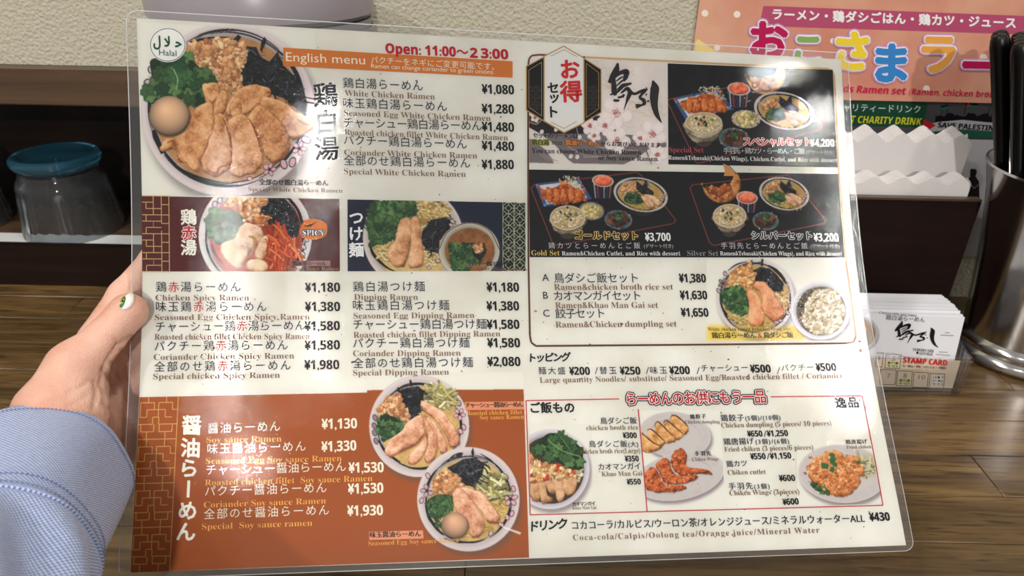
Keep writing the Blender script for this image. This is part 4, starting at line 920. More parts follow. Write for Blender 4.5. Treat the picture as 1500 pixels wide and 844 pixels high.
# --- two soy sauce bowls over the orange panel
A = Art(534, 544, 778, 826, PAPER); A.fill([(500, 572), (767, 570.5), (776, 830), (500, 830)], PANEL_O)
def soy(A, cx, cy, R, mp, sh=1):
    A.off = (0, 0, 1); A.bowl(cx, cy, R, inner=.82, body=(200, 190, 190), broth=(208, 176, 112), ry=1.02, seed=int(cx)); A.at(*mp)
soy(A, 614, 624.5, 73.3, (480, 530, 4.6875))
A.blossom(905, 360, 42)
for x, y, a in ((902, 285, 1.3), (935, 450, 1.2), (912, 478, 1.0)): A.petal(x, y, 24, a)
for x, y in ((325, 385), (320, 440), (322, 490), (332, 545)): A.petal(x, y, 25, 1.2, (150, 130, 136))
A.curve([(350, 540), (400, 620), (500, 690)], [6, 20, 5], NORI); A.curve([(610, 155), (680, 158), (750, 178)], [4, 10, 4], NORI)
A.sticks([(640, 230), (700, 180), (780, 160), (860, 230), (870, 290), (800, 320), (700, 280)], 70, 90, 15, ((214, 202, 140), (190, 180, 116), (232, 224, 176), (170, 160, 100)), .4, 1.2)
A.nori([(490, 200), (540, 180), (620, 168), (660, 200), (655, 260), (640, 330), (600, 390), (550, 400), (540, 330), (500, 270)], 90, 26); A.nori([(562, 120), (575, 130), (580, 170), (565, 165)], 2, 8); A.nori([(478, 175), (490, 178), (500, 210), (480, 208)], 2, 8)
A.mince([(400, 260), (470, 225), (500, 240), (510, 300), (550, 350), (555, 400), (520, 430), (440, 380), (360, 380), (350, 330)], 200, 13)
A.herbs([(350, 400), (400, 355), (450, 390), (510, 420), (520, 460), (470, 510), (390, 530), (340, 470)], 110, 15, False); A.herbs([(360, 380), (460, 380), (500, 450), (400, 470)], 8, 28)
SL = dict(lo=(138, 84, 58), mid=(214, 158, 124), hi=(244, 210, 182))
A.chicken([[(640, 270), (700, 290), (780, 340), (850, 420), (905, 510), (900, 575), (840, 585), (810, 500), (740, 400), (650, 330)], [(660, 370), (740, 420), (800, 520), (820, 600), (780, 635), (740, 520)], [(655, 400), (700, 420), (750, 540), (740, 660), (690, 695), (665, 660), (690, 520)],
 [(560, 640), (640, 560), (670, 480), (690, 560), (640, 670), (590, 705), (555, 690)], [(500, 480), (570, 400), (640, 358), (655, 400), (660, 490), (600, 570), (500, 620), (430, 660), (400, 620), (420, 540)]], r=8, cell=8, **SL)
for q in ([(660, 400), (670, 500), (600, 580), (440, 655)], [(700, 400), (750, 500), (745, 640)], [(760, 390), (830, 500), (840, 580)]): A.curve(q, [3, 9, 4], (196, 128, 70), .8)
soy(A, 686, 731.5, 75, (480, 664, 4.6875))
A.blossom(683, 258, 46, (196, 168, 172)); A.blossom(1255, 315, 52)
for x, y, a in ((688, 155, 1.2), (645, 325, 1.9), (1225, 165, 1.2), (1275, 245, 1.2), (1265, 415, 1.9), (1232, 440, 1.2), (1120, 550, 2), (1190, 490, .4)): A.petal(x, y, 24, a)
A.curve([(670, 340), (700, 450), (790, 560)], [8, 22, 8], NORI); A.curve([(800, 585), (900, 612), (1000, 608)], [4, 12, 5], NORI); A.curve([(820, 60), (860, 20), (900, 0)], [5, 10, 6], NORI); A.curve([(1050, 5), (1120, 50), (1180, 110)], [4, 10, 4], NORI)
A.noodles([(1150, 330), (1210, 300), (1200, 400), (1120, 540), (1000, 570), (960, 570)], 50, 80, 9, ((222, 196, 120), (200, 170, 96)))
A.sticks([(1010, 200), (1060, 130), (1120, 120), (1210, 180), (1230, 280), (1150, 330), (1060, 250)], 80, 100, 17, ((206, 200, 140), (186, 180, 112), (228, 224, 176), (160, 152, 96)), .6, 1.3)
A.nori([(820, 100), (880, 70), (930, 40), (1020, 30), (1075, 80), (1060, 150), (1000, 220), (930, 220), (880, 150)], 110, 26); A.nori([(985, -10), (998, -40), (1005, 0), (995, 30)], 2, 8); A.nori([(880, 20), (905, -5), (930, -2), (910, 30)], 3, 9)
A.mince([(740, 150), (800, 130), (880, 150), (930, 230), (880, 290), (820, 290), (760, 310), (710, 250)], 190, 13)
A.herbs([(680, 340), (760, 285), (860, 300), (865, 360), (820, 410), (760, 440), (790, 520), (740, 470)], 100, 15, False)
A.chicken([[(900, 230), (1000, 250), (1080, 290), (1130, 360), (1180, 430), (1165, 480), (1100, 470), (1040, 380), (940, 300)], [(860, 270), (910, 240), (990, 320), (1040, 400), (1080, 500), (1030, 580), (980, 560), (960, 470), (900, 420), (870, 370)]], r=9, cell=8, **SL)
A.egg(870, 492, 92, 88, .3, (224, 180, 146)); A.fill([(1200, 500), (1330, 545), (1320, 560), (1200, 512)], (245, 240, 235), .8)
A.photo('dish_photo', [(538, 547), (766.6, 545), (774.5, 815), (535, 815)], off=1.6e-4)

# --- set meal photographs
def tray(A, pts, col=(150, 66, 62)):
    A.fill(pts, (20, 21, 27), grain=.2, cell=10); n = len(pts)
    for i in range(n): A.stroke([pts[i], pts[(i + 1) % n]], 7, col)
def rframe(A, cx, cy, rx, ry, rot, seed):
    """small ramen bowl seen at a slant"""
    A.ell(cx + 4, cy + ry * .55, rx * .55, ry * .7, (44, 38, 40), rot)
    A.bowl(cx, cy, rx, inner=.86, ry=ry / rx, rot=rot, body=(196, 186, 180), broth=(196, 160, 92), shadow=False, seed=seed, ringw=.04)
def plate_cutlet(A, q, ch):
    A.fill(q, (60, 92, 150)); c = np.mean(q, 0); A.fill([tuple(c + (np.array(p_) - c) * .84) for p_ in q], (214, 214, 218), grain=.1)
    for _ in range(14): t = AR.random(); e = AR.randrange(4); a, b_ = np.array(q[e]), np.array(q[(e + 1) % 4]); m = (a + (b_ - a) * t); m = m + (c - m) * .07; A.blob(m[0], m[1], 10, AR.choice([(40, 60, 130), (120, 160, 200), (60, 110, 90), (190, 80, 60)]), hl=False, dark=False)
    x0, y0, x1, y1 = ch
    A.sticks([(x0 + (x1 - x0) * .42, y0), (x0 + (x1 - x0) * .85, y0), (x1, y0 + (y1 - y0) * .5), (x0 + (x1 - x0) * .4, y0 + (y1 - y0) * .5)], 70, 34, 5, ((230, 216, 180), (214, 196, 150), (244, 236, 210)), .3, 1.6)
    F = [(x0, y0 + (y1 - y0) * .55), (x0 + (x1 - x0) * .3, y0 + (y1 - y0) * .42), (x0 + (x1 - x0) * .55, y0 + (y1 - y0) * .25), (x0 + (x1 - x0) * .8, y0 + (y1 - y0) * .45), (x1 - 4, y0 + (y1 - y0) * .6), (x1 - 8, y1 - 22), (x0 + (x1 - x0) * .6, y1 - 6), (x0 + (x1 - x0) * .3, y1 - 4), (x0 + 18, y0 + (y1 - y0) * .78)]
    A.mince(F, 120, 13, ((216, 120, 56), (198, 98, 40), (232, 144, 76), (176, 82, 34)), (150, 70, 28))
    for k in range(5): x = x0 + (x1 - x0) * (.18 + .17 * k); A.mass([(x - 22, y0 + (y1 - y0) * .6), (x - 4, y0 + (y1 - y0) * .42), (x + 22, y0 + (y1 - y0) * .6), (x + 18, y1 - 18), (x - 10, y1 - 12)], (130, 58, 22), (208, 110, 50), (236, 160, 96), r=4, tex=.6, cell=3)
def cup(A, cx, cy, rx, ry, h, rot=.1):
    A.fill([(cx - rx, cy), (cx + rx, cy), (cx + rx * .72, cy + h), (cx - rx * .72, cy + h)], (26, 34, 60))
    for k, c in enumerate([(210, 205, 200), (190, 60, 50), (30, 40, 70), (205, 196, 180), (60, 60, 80), (190, 120, 80)]):
        x = cx - rx * .9 + k * rx * .32; A.fill([(x, cy), (x + rx * .14, cy), (x + rx * .1 + (cx - x) * .2, cy + h * .95), (x + (cx - x) * .2, cy + h * .95)], c, .8)
    A.ell(cx, cy, rx, ry, (206, 196, 186), rot); A.ell(cx, cy, rx * .86, ry * .82, (216, 110, 84), rot)
    A.mass([(cx - rx * .75, cy), (cx - rx * .3, cy - ry * .8), (cx + rx * .4, cy - ry * .9), (cx + rx * .8, cy - ry * .1), (cx + rx * .5, cy + ry * .6), (cx - rx * .4, cy + ry * .65)], (196, 72, 44), (236, 116, 80), (252, 176, 146), r=5, tex=.8, cell=4)
def ricebowl(A, cx, cy, rx, ry, h):
    A.ell(cx, cy + h * .98, rx * .42, ry * .4, (70, 60, 56)); A.mass([(cx - rx, cy), (cx - rx * .95, cy + h * .4), (cx - rx * .5, cy + h * .92), (cx + rx * .5, cy + h * .92), (cx + rx * .95, cy + h * .4), (cx + rx, cy), (cx, cy - ry)], (96, 84, 70), (176, 164, 140), (206, 194, 168), r=8, tex=.05)
    A.curve([(cx - rx * .86, cy + h * .5), (cx, cy + h * .82), (cx + rx * .86, cy + h * .5)], 5, (70, 50, 38)); A.curve([(cx - rx * .76, cy + h * .62), (cx, cy + h * .92), (cx + rx * .76, cy + h * .62)], 4, (80, 60, 44))
    A.ell(cx, cy, rx, ry, (214, 202, 174)); A.ell(cx, cy, rx * .92, ry * .9, (188, 166, 128))
    A.mince([(cx + rx * .82 * math.cos(t), cy + 5 + ry * .78 * math.sin(t)) for t in np.linspace(0, 6.2, 12)], 190, 8, ((232, 216, 180), (220, 196, 150), (244, 232, 204), (208, 180, 132)), (196, 168, 120))
    for _ in range(14): A.blob(cx + AR.gauss(0, rx * .15), cy + AR.gauss(-ry * .1, ry * .25), 8, AR.choice([(206, 150, 110), (60, 84, 44), (40, 50, 34), (110, 140, 70)]))
    A.blob(cx + rx * .45, cy - ry * .3, 12, (104, 140, 66)); A.blob(cx - rx * .4, cy - ry * .45, 10, (60, 60, 50))
def dish(A, cx, cy, rx, ry, rot, rim, kind):
    A.ell(cx, cy, rx, ry, rim, rot); 
    for k in range(12): t = 6.28 * k / 12; A.blob(cx + rx * .93 * math.cos(t), cy + ry * .93 * math.sin(t), 7, AR.choice([(190, 90, 70), (60, 90, 110), (170, 150, 130)]), hl=False, dark=False)
    A.ell(cx, cy, rx * .84, ry * .84, (64, 96, 100) if kind else (196, 182, 150), rot); A.ell(cx, cy, rx, ry, (200, 200, 190), rot, al=.0)
    Q = [(cx + rx * .72 * math.cos(t), cy + ry * .68 * math.sin(t)) for t in np.linspace(0, 6.1, 10)]
    if kind == 0: A.mince(Q, 90, 12, ((232, 214, 150), (220, 198, 128), (240, 226, 176), (170, 160, 90)), (190, 166, 100))
    else:
        A.mince(Q, 50, 14, ((96, 58, 44), (70, 42, 34), (134, 84, 60), (52, 32, 28)), (40, 26, 22)); A.herbs([(cx - 20, cy - ry * .5), (cx + 25, cy - ry * .55), (cx + 20, cy - ry * .1), (cx - 16, cy - ry * .05)], 18, 10, False)
def setramen(A, cx, cy, rx, ry, rot, mirror=1, seed=1):
    rframe(A, cx, cy, rx, ry, rot, seed); c_, s_ = math.cos(rot), math.sin(rot)
    T_ = lambda pts: [(cx + rx * x * c_ - ry * y * s_, cy + rx * x * s_ + ry * y * c_) for x, y in pts]
    A.noodles(T_([(.1, .3), (.7, .1), (.6, .6), (.1, .75), (-.3, .6)]), 40, rx * .4, 6, ((214, 186, 110), (196, 164, 90), (226, 204, 140)))
    A.mince(T_([(-.75, -.1), (-.5, -.5), (-.15, -.5), (-.05, -.15), (-.4, .1), (-.7, .2)]), 80, 9)
    A.nori(T_([(-.2, -.3), (-.25, -.75), (0, -.55), (.1, -.95), (.2, -.5), (.45, -.3), (.45, -.05), (.1, .0)]), 46, 13)
    A.herbs(T_([(-.55, .3), (-.3, -.02), (.05, .05), (.1, .4), (-.15, .62), (-.5, .6)]), 60, 11, False); A.herbs(T_([(-.4, .3), (-.2, .1), (0, .2), (-.1, .5)]), 6, 17)
    A.chicken([T_([(.1, -.05), (.45, -.1), (.7, .1), (.82, .3), (.65, .45), (.35, .2)]), T_([(0, .05), (.3, .1), (.5, .35), (.6, .6), (.35, .65), (.15, .35)])], (150, 100, 66), (220, 176, 136), (246, 216, 186), r=5, cell=5)
    for k in range(4): q = T_([(.86 - .03 * k, -.28 + .16 * k)])[0]; A.petal(q[0], q[1], 14, .6, (206, 186, 190), (90, 60, 80))
def moon(A, cx, cy, r, s_=1):
    """crescent shaped plate with fried wings"""
    o = [(cx + r * math.cos(t), cy + r * math.sin(t)) for t in np.linspace(-1.3, 3.25, 22)]; i = [(cx - r * .34 + r * .98 * math.cos(t), cy - r * .62 + r * .98 * math.sin(t)) for t in np.linspace(2.45, -.35, 14)]
    A.mass(o + i, (120, 66, 30), (196, 134, 72), (224, 172, 106), r=8, tex=.1, smooth=False)
    A.mince([(cx - r * .85, cy + r * .1), (cx - r * .3, cy + r * .2), (cx + r * .3, cy), (cx + r * .55, cy + r * .4), (cx + r * .1, cy + r * .85), (cx - r * .5, cy + r * .7)], 90, r * .09, ((170, 92, 46), (196, 112, 60), (140, 70, 34), (214, 138, 84)), (110, 54, 28))
C7 = (970, 80, 4.964)
A = Art(974, 88, 1230, 250, (17, 18, 24)); A.at(*C7)
A.fill([(30, 60), (1240, 110), (1275, 820), (40, 810)], (19, 20, 26), grain=.5, cell=16)
tray(A, [(35, 340), (60, 322), (480, 240), (1000, 330), (1100, 440), (1165, 520), (1150, 545), (290, 785), (250, 790)])
moon(A, 750, 150, 142); A.ell(720, 130, 110, 52, (225, 226, 228), al=.55, soft=4)
plate_cutlet(A, [(75, 320), (395, 252), (522, 400), (165, 470)], (135, 235, 465, 430)); cup(A, 556, 250, 84, 48, 140)
setramen(A, 885, 410, 222, 134, .22, seed=5); dish(A, 607, 470, 105, 66, .1, (190, 184, 170), 0); dish(A, 520, 610, 112, 76, .1, (88, 120, 124), 1); ricebowl(A, 300, 495, 136, 76, 150)
A.photo('set_meal_photo', [(978, 93), (1219.5, 102.5), (1226.5, 245.5), (979, 240.8)], pitch=.72)
C8 = (770, 230, 5.275)
A = Art(773, 246, 1238, 380, (15, 16, 21)); A.at(*C8); A.fill([(20, 90), (2470, 120), (2470, 790), (20, 790)], (16, 17, 22), grain=.4, cell=16)
tray(A, [(40, 240), (70, 212), (860, 118), (900, 150), (1160, 490), (1140, 515), (240, 685), (205, 660)])
plate_cutlet(A, [(70, 210), (415, 168), (512, 325), (140, 385)], (120, 150, 455, 360)); cup(A, 596, 185, 84, 48, 140)
setramen(A, 888, 292, 212, 130, .2, seed=8); dish(A, 507, 418, 100, 70, .1, (120, 140, 140), 0); dish(A, 716, 485, 108, 74, .1, (84, 118, 124), 1); ricebowl(A, 323, 470, 137, 96, 130)
A.at(1000, 230, 5.276); tray(A, [(55, 240), (80, 215), (810, 140), (850, 175), (1105, 490), (1090, 515), (240, 685), (205, 660)])
moon(A, 300, 210, 148); A.off = (1000, 230, 5.276); cup(A, 496, 315, 84, 50, 120); setramen(A, 783, 284, 196, 126, .2, seed=12); dish(A, 640, 495, 102, 72, .1, (84, 118, 124), 1); ricebowl(A, 362, 455, 130, 92, 130)
A.photo('set_meal_photo', [(774.8, 248.5), (1227.6, 255), (1237, 377.5), (776, 376.8)], pitch=.74)
# the crescent plate's tip overlaps the white gap above
pm = Print(); pm.poly([(1058.5, 239), (1066, 243), (1075, 252), (1078, 258), (1060, 258), (1062, 250)], (206, 146, 84), 2.3e-4); pm.line([(1058.5, 239), (1068, 243), (1078, 254)], .9, (30, 20, 16), 2.4e-4); pm.build('crescent_plate_tip', menu)

# --- bowls beside the A B C sets
CG = (1020, 370, 5.627)
A = Art(1030, 374, 1252, 504, PAPER); A.at(*CG)
A.fill([(90, 600), (880, 605), (890, 722), (85, 722)], (236, 208, 96), soft=2.5)
A.bowl(484, 372, 322, inner=.87, ry=1.0, body=(202, 196, 194), broth=(200, 164, 100), seed=21); 
for x, y, r in ((220, 255, 44),): A.blossom(x, y, r, (156, 128, 128))
for x, y, a in ((237, 175, 1.3), (182, 315, .9), (750, 495, 1.2), (740, 380, 1.5), (735, 425, .6), (690, 560, .2), (660, 575, .2)): A.petal(x, y, 24, a, (200, 172, 176))
A.curve([(200, 420), (240, 500), (340, 590)], [6, 16, 5], NORI); A.curve([(260, 150), (330, 100), (420, 75)], [4, 12, 4], NORI); A.curve([(570, 100), (660, 160), (740, 260)], [4, 14, 5], NORI)
A.noodles([(290, 510), (380, 500), (420, 560), (560, 590), (620, 570), (600, 600), (400, 600), (310, 560)], 70, 80, 10, ((214, 190, 120), (196, 168, 98), (228, 208, 150))); A.noodles([(640, 330), (730, 330), (740, 440), (700, 440)], 30, 80, 9)
A.nori([(460, 150), (530, 120), (600, 130), (660, 180), (720, 260), (700, 320), (640, 320), (560, 250), (480, 240)], 80, 26); A.nori([(420, 110), (455, 60), (462, 68), (440, 112)], 2, 8); A.nori([(535, 55), (552, 50), (545, 110), (532, 112)], 2, 8); A.curve([(440, 105), (500, 85), (540, 80)], [10, 6, 10], NORI)
A.mince([(250, 270), (290, 160), (370, 115), (440, 100), (480, 190), (460, 250), (450, 310), (380, 280), (300, 300)], 200, 14, cols=((236, 184, 120), (222, 162, 100), (196, 132, 80), (246, 206, 150)))
A.herbs([(200, 340), (250, 290), (360, 290), (410, 340), (440, 480), (370, 520), (280, 470), (200, 400)], 210, 16, False)
A.chicken([[(410, 320), (470, 310), (520, 380), (560, 520), (540, 600), (440, 590), (430, 500), (430, 400)], [(480, 250), (560, 240), (620, 310), (660, 380), (720, 470), (700, 540), (620, 560), (570, 510), (540, 430), (530, 320), (480, 300)]], (140, 78, 46), (216, 146, 98), (240, 190, 148), r=9, cell=9)
A.bowl(1023, 478, 244, inner=.86, ry=.99, body=(204, 202, 204), broth=(110, 96, 78), ring=False)
A.mince([(880, 480), (900, 380), (1000, 310), (1120, 310), (1200, 400), (1220, 520), (1180, 620), (1080, 680), (960, 660), (890, 590), (870, 530)], 520, 12, ((232, 220, 188), (216, 200, 158), (242, 234, 210), (190, 170, 128)), (140, 118, 84))
A.mince([(840, 420), (900, 320), (980, 300), (900, 400), (870, 520), (840, 500)], 70, 9, ((96, 84, 66), (120, 104, 80), (70, 60, 48)), (80, 70, 56))
A.fill([(95, 612), (780, 612), (820, 715), (95, 718)], (238, 212, 104), .55, soft=2)
A.photo('dish_photo', [(1034, 379), (1238, 379.5), (1248.6, 499), (1034, 500.5)], off=1.4e-4)

# --- khao man gai bowl
A = Art(768, 612, 872, 755, PAPER); A.off = (0, 0, 1); A.bowl(806, 687.5, 57.5, inner=.87, ry=1.02, body=(200, 194, 202), broth=(70, 56, 40), ring=False); A.at(770, 660, 5.275)
A.mince([(380, 80), (440, 60), (440, 180), (400, 250), (380, 200)], 40, 9, ((226, 218, 190), (206, 196, 160)))
A.chicken([[(40, 250), (110, 230), (110, 380), (60, 390), (40, 340)], [(105, 240), (150, 230), (165, 340), (210, 370), (190, 400), (120, 400)], [(150, 230), (220, 215), (230, 330), (180, 320)], [(215, 220), (280, 200), (300, 300), (290, 380), (250, 395), (230, 330)], [(280, 200), (380, 180), (390, 290), (360, 340), (300, 330)]], (136, 90, 58), (206, 160, 118), (232, 196, 160), r=7, cell=7)
A.mince([(30, 60), (120, 90), (300, 120), (370, 140), (390, 190), (280, 220), (150, 230), (40, 250)], 190, 13, ((240, 216, 164), (226, 188, 124), (206, 150, 90), (246, 230, 190), (196, 60, 44)), (150, 100, 60)); A.mince([(20, 20), (50, 20), (50, 100), (20, 100)], 14, 12)
A.at(770, 510, 4.964); A.herbs([(40, 730), (90, 680), (170, 620), (260, 630), (350, 680), (410, 740), (415, 820), (410, 880), (330, 880), (260, 840), (180, 800), (100, 780)], 30, 42); A.curve([(160, 660), (250, 740), (400, 790)], 8, (120, 160, 90)); A.curve([(250, 640), (330, 760), (330, 850)], 6, (96, 140, 74))
A.photo('dish_photo', [(774.6, 622), (867, 622), (868, 750.4), (777.2, 752.8)], off=1.6e-4)

# --- dumpling plate and wings plate
A = Art(934, 598, 1066, 752, PAPER); A.at(770, 510, 4.964)
def plate(A, cx, cy, rx, ry, rot, body=(204, 198, 196)):
    A.ell(cx + 12, cy + 20, rx * 1.01, ry * 1.02, (120, 106, 116), rot, .7, soft=2.4, n=60); A.ell(cx, cy, rx, ry, np.array(body) * 1.04, rot, n=70); A.ell(cx, cy, rx * .97, ry * .96, np.array(body), rot, n=70, grain=.03)
    A.ell(cx, cy + 3, rx * .72, ry * .70, np.array(body) * .93, rot, n=60); A.ell(cx + 3, cy + 7, rx * .70, ry * .67, np.array(body) * 1.01, rot, n=60)
plate(A, 1085, 632, 262, 168, .12)
DC = ((112, 60, 26), (206, 148, 82), (238, 200, 138))
for k, q in enumerate([[(1050, 510), (1080, 488), (1130, 520), (1180, 570), (1175, 610), (1140, 630), (1090, 580)], [(1000, 545), (1025, 525), (1080, 570), (1140, 620), (1135, 650), (1080, 670), (1040, 620)], [(935, 570), (960, 535), (1010, 580), (1070, 640), (1080, 680), (1020, 690), (970, 650)], [(885, 600), (910, 590), (960, 630), (1010, 680), (990, 710), (920, 690)], [(845, 620), (870, 640), (930, 690), (985, 715), (960, 745), (880, 760), (835, 720)]]):
    A.mass(q, *DC, r=6, tex=.5, cell=6); A.curve([q[0], q[1], q[2], q[3]], [3, 12, 6], (90, 42, 20), .8)
A.at(770, 660, 5.275); plate(A, 1190, 200, 350, 182, -.2)
WC = ((92, 36, 18), (186, 88, 40), (226, 140, 82))
for q in [[(1120, 60), (1160, 0), (1210, -10), (1245, 40), (1240, 110), (1300, 135), (1400, 150), (1445, 188), (1380, 180), (1290, 180), (1200, 190), (1140, 140)], [(1010, 110), (1060, 60), (1110, 80), (1130, 160), (1200, 200), (1310, 190), (1320, 220), (1250, 250), (1100, 260), (1040, 190)], [(920, 180), (960, 130), (1010, 150), (1040, 220), (1080, 270), (1200, 270), (1245, 290), (1190, 310), (1080, 325), (960, 310), (925, 270)]]:
    A.mass(q, *WC, r=7, tex=1.0, cell=4)
for _ in range(120): x, y = AR.choice([(960, 220), (1070, 160), (1180, 70), (1220, 220), (1130, 290), (1090, 230)]); A.blob(x + AR.gauss(0, 34), y + AR.gauss(0, 26), AR.uniform(3, 8), AR.choice([(222, 130, 70), (150, 64, 30), (120, 46, 24), (236, 160, 100)]), hl=False)
A.photo('dish_photo', [(936.5, 601), (1055, 600.5), (1062, 746), (948.5, 748)], off=1.6e-4)

# --- fried chicken plate
A = Art(1164, 646, 1296, 745, PAPER); A.at(1030, 660, 4.69); plate(A, 955, 160, 304, 200, .08)
A.ell(1110, 110, 90, 80, (190, 184, 140), al=.8, soft=3); A.sticks([(1050, 40), (1150, 60), (1190, 140), (1120, 190), (1070, 120)], 30, 80, 16, ((206, 200, 160), (186, 184, 130), (222, 218, 190)), .9, 1)
A.herbs([(740, 220), (800, 230), (870, 270), (890, 300), (830, 295), (760, 265)], 34, 14, False)
FC = ((130, 66, 32), (208, 136, 76), (240, 184, 128))
for q in [[(725, 170), (740, 90), (790, 40), (850, 60), (860, 150), (820, 220), (760, 225)], [(960, 60), (1000, 30), (1060, 50), (1100, 110), (1095, 170), (1020, 190), (970, 130)], [(820, 30), (880, 0), (950, 20), (980, 90), (960, 170), (880, 180), (840, 120)], [(940, 140), (1010, 150), (1075, 190), (1060, 250), (1000, 270), (940, 220)], [(835, 220), (880, 170), (950, 200), (1020, 240), (1020, 290), (940, 318), (870, 290)]]: A.mass(q, *FC, r=7, tex=.9, cell=6)
for _ in range(230): x, y = AR.choice([(780, 130), (890, 90), (1030, 110), (1000, 210), (920, 250), (860, 200)]); A.blob(x + AR.gauss(0, 36), y + AR.gauss(0, 32), AR.uniform(4, 11), AR.choice([(226, 156, 96), (196, 120, 64), (170, 92, 46), (244, 196, 142), (214, 140, 80)]))
for x, y in ((885, 30), (880, 75), (900, 90), (825, 105), (845, 110), (885, 130), (1065, 80), (890, 55)): A.blob(x, y, 15, (52, 110, 60))
A.photo('dish_photo', [(1166, 648), (1276, 645), (1292, 738), (1167, 742)], off=1.6e-4)
# redraw of the red frame edge sits above the photograph already

# --- blossom picture behind the shop's sign
A = Art(770, 84, 980, 246, (228, 220, 216)); A.at(760, 60, 6.25)
A.fill([(85, 150), (1345, 185), (1360, 1140), (90, 1120)], (228, 220, 216), grain=.05, cell=20)
r_ = random.Random(3)
for k in range(34):
    x, y = r_.choice([(900, 330), (820, 420), (1200, 640), (1050, 700), (1150, 560)]); x += r_.gauss(0, 70); y += r_.gauss(0, 50); a = r_.uniform(0, 6.28); R_ = r_.uniform(20, 80)
    A.curve([(x + R_ * math.cos(a + t) * (1 + .3 * t), y + R_ * .6 * math.sin(a + t)) for t in np.linspace(0, 2.6, 6)], r_.uniform(3, 7), (208, 186, 136), .55)
def sakura(A, cx, cy, r, a0, c=(238, 228, 226), ctr=(176, 96, 92)):
    for k in range(5):
        a = a0 + 6.283 * k / 5; x, y = cx + r * .55 * math.cos(a), cy + r * .55 * math.sin(a); A.ell(x + 1, y + 3, r * .5, r * .42, (196, 184, 186), a, .7, soft=.6); A.ell(x, y, r * .48, r * .41, c, a, n=20); A.ell(x + r * .1 * math.cos(a), y + r * .1 * math.sin(a), r * .28, r * .24, np.array(c) * 1.03, a, .8, n=14)
    for k in range(14): a = 6.28 * k / 14; q = r * r_.uniform(.12, .28); A.stroke([(cx, cy), (cx + q * math.cos(a), cy + q * math.sin(a))], 2.5, ctr, .8); A.blob(cx + q * math.cos(a), cy + q * math.sin(a), 5, ctr, hl=False, dark=False)
A.at(760, 150, 6.25)
A.fill([(95, 120), (230, 130), (420, 230), (600, 180), (700, 120), (900, 230), (960, 260), (880, 300), (95, 300)], (30, 27, 32)); A.fill([(680, 130), (740, 120), (860, 190), (960, 250), (900, 262), (760, 190)], (34, 30, 36))
A.fill([(95, 285), (800, 288), (1060, 300), (1140, 340), (1350, 370), (1350, 410), (1200, 420), (1100, 500), (960, 568), (500, 560), (330, 440), (250, 360), (320, 560), (95, 552)], (128, 118, 122)); A.fill([(95, 230), (200, 290), (320, 380), (480, 556), (330, 556), (240, 430), (95, 330)], (226, 222, 214))
A.curve([(95, 180), (160, 200), (220, 160), (300, 190), (420, 240)], 7, (206, 190, 150)); A.curve([(520, 200), (560, 320), (700, 400), (900, 430), (1090, 440)], 5, (208, 200, 196)); A.curve([(440, 400), (600, 480), (760, 500)], 4, (208, 200, 196)); A.curve([(590, 500), (760, 500), (900, 480)], 4, (206, 196, 190))
for k in range(9): A.curve([(120 + 20 * k, 420 + 9 * k), (180 + 18 * k, 470 + 7 * k), (260 + 14 * k, 540)], 2.5, (168, 160, 160), .7)
A.curve([(1010, 300), (1120, 360), (1180, 480), (1215, 570)], [8, 20, 12, 6], (120, 108, 112))
for x, y, r, a in ((890, 95, 150, .3), (650, 215, 82, .9), (790, 215, 92, .2), (690, 305, 62, .5), (900, 350, 120, .1), (1225, 290, 130, .4), (1110, 330, 70, .8), (1270, 480, 84, .2), (230, 60, 50, .1), (150, 140, 44, 0), (350, 190, 60, .4)): sakura(A, x, y, r, a)
for x, y in ((210, 270), (475, 495), (535, 500), (340, 250), (555, 320), (120, 110)): A.ell(x, y, 18, 22, (232, 226, 224), .5)
A.photo('blossom_picture', [(775, 84.5), (976, 92), (977.4, 242.4), (775.4, 239.6)], off=1.5e-4)
# ------------------------------------------------------------------ ROOM
YW = 0.68; LEDGE0, LEDGE1 = 0.190, 0.2225; YL = 0.66; X_END = 0.20
m_wall, nt, b = new_mat('stucco_wallpaper'); N = nt.nodes.new; L = nt.links.new
b.inputs['Base Color'].default_value = (*lin((194, 188, 168)), 1); b.inputs['Roughness'].default_value = .85; b.inputs['Specular IOR Level'].default_value = .2
tc = N('ShaderNodeTexCoord'); n1 = N('ShaderNodeTexNoise'); n1.inputs['Scale'].default_value = 430; n1.inputs['Detail'].default_value = 3; n1.inputs['Distortion'].default_value = .8
v1 = N('ShaderNodeTexVoronoi'); v1.inputs['Scale'].default_value = 340; v1.feature = 'SMOOTH_F1'
L(tc.outputs['Object'], n1.inputs['Vector']); L(tc.outputs['Object'], v1.inputs['Vector'])
ad = N('ShaderNodeMath'); ad.operation = 'ADD'; L(n1.outputs['Fac'], ad.inputs[0]); L(v1.outputs['Distance'], ad.inputs[1])
bp = N('ShaderNodeBump'); bp.inputs['Strength'].default_value = .7; bp.inputs['Distance'].default_value = .0016; L(ad.outputs[0], bp.inputs['Height']); L(bp.outputs[0], b.inputs['Normal'])
w = MB(); w.box(-1.6, 1.5, YW, YW + .1, LEDGE1 + .0001, 2.3); w.box(X_END, 1.5, YW, YW + .1, -.75, LEDGE1 + .0001)
o = w.build('wall_back', m_wall); o['kind'] = 'structure'
o = MB().box(-1.6, 1.5, -2.2, YW - .001, -.78, -.75).build('floor', mat('floor_tile', (120, 112, 100), .5)); o['kind'] = 'structure'
M_DARK = wood_mat('dark_stained_wood', (21, 11, 8), (37, 22, 15), (3, 40, 40), rough=.45, coat=.1, bump=.1)
M_WALN = wood_mat('walnut_wood', (66, 48, 34), (100, 76, 52), (3, 50, 50), rough=.45, coat=.1)
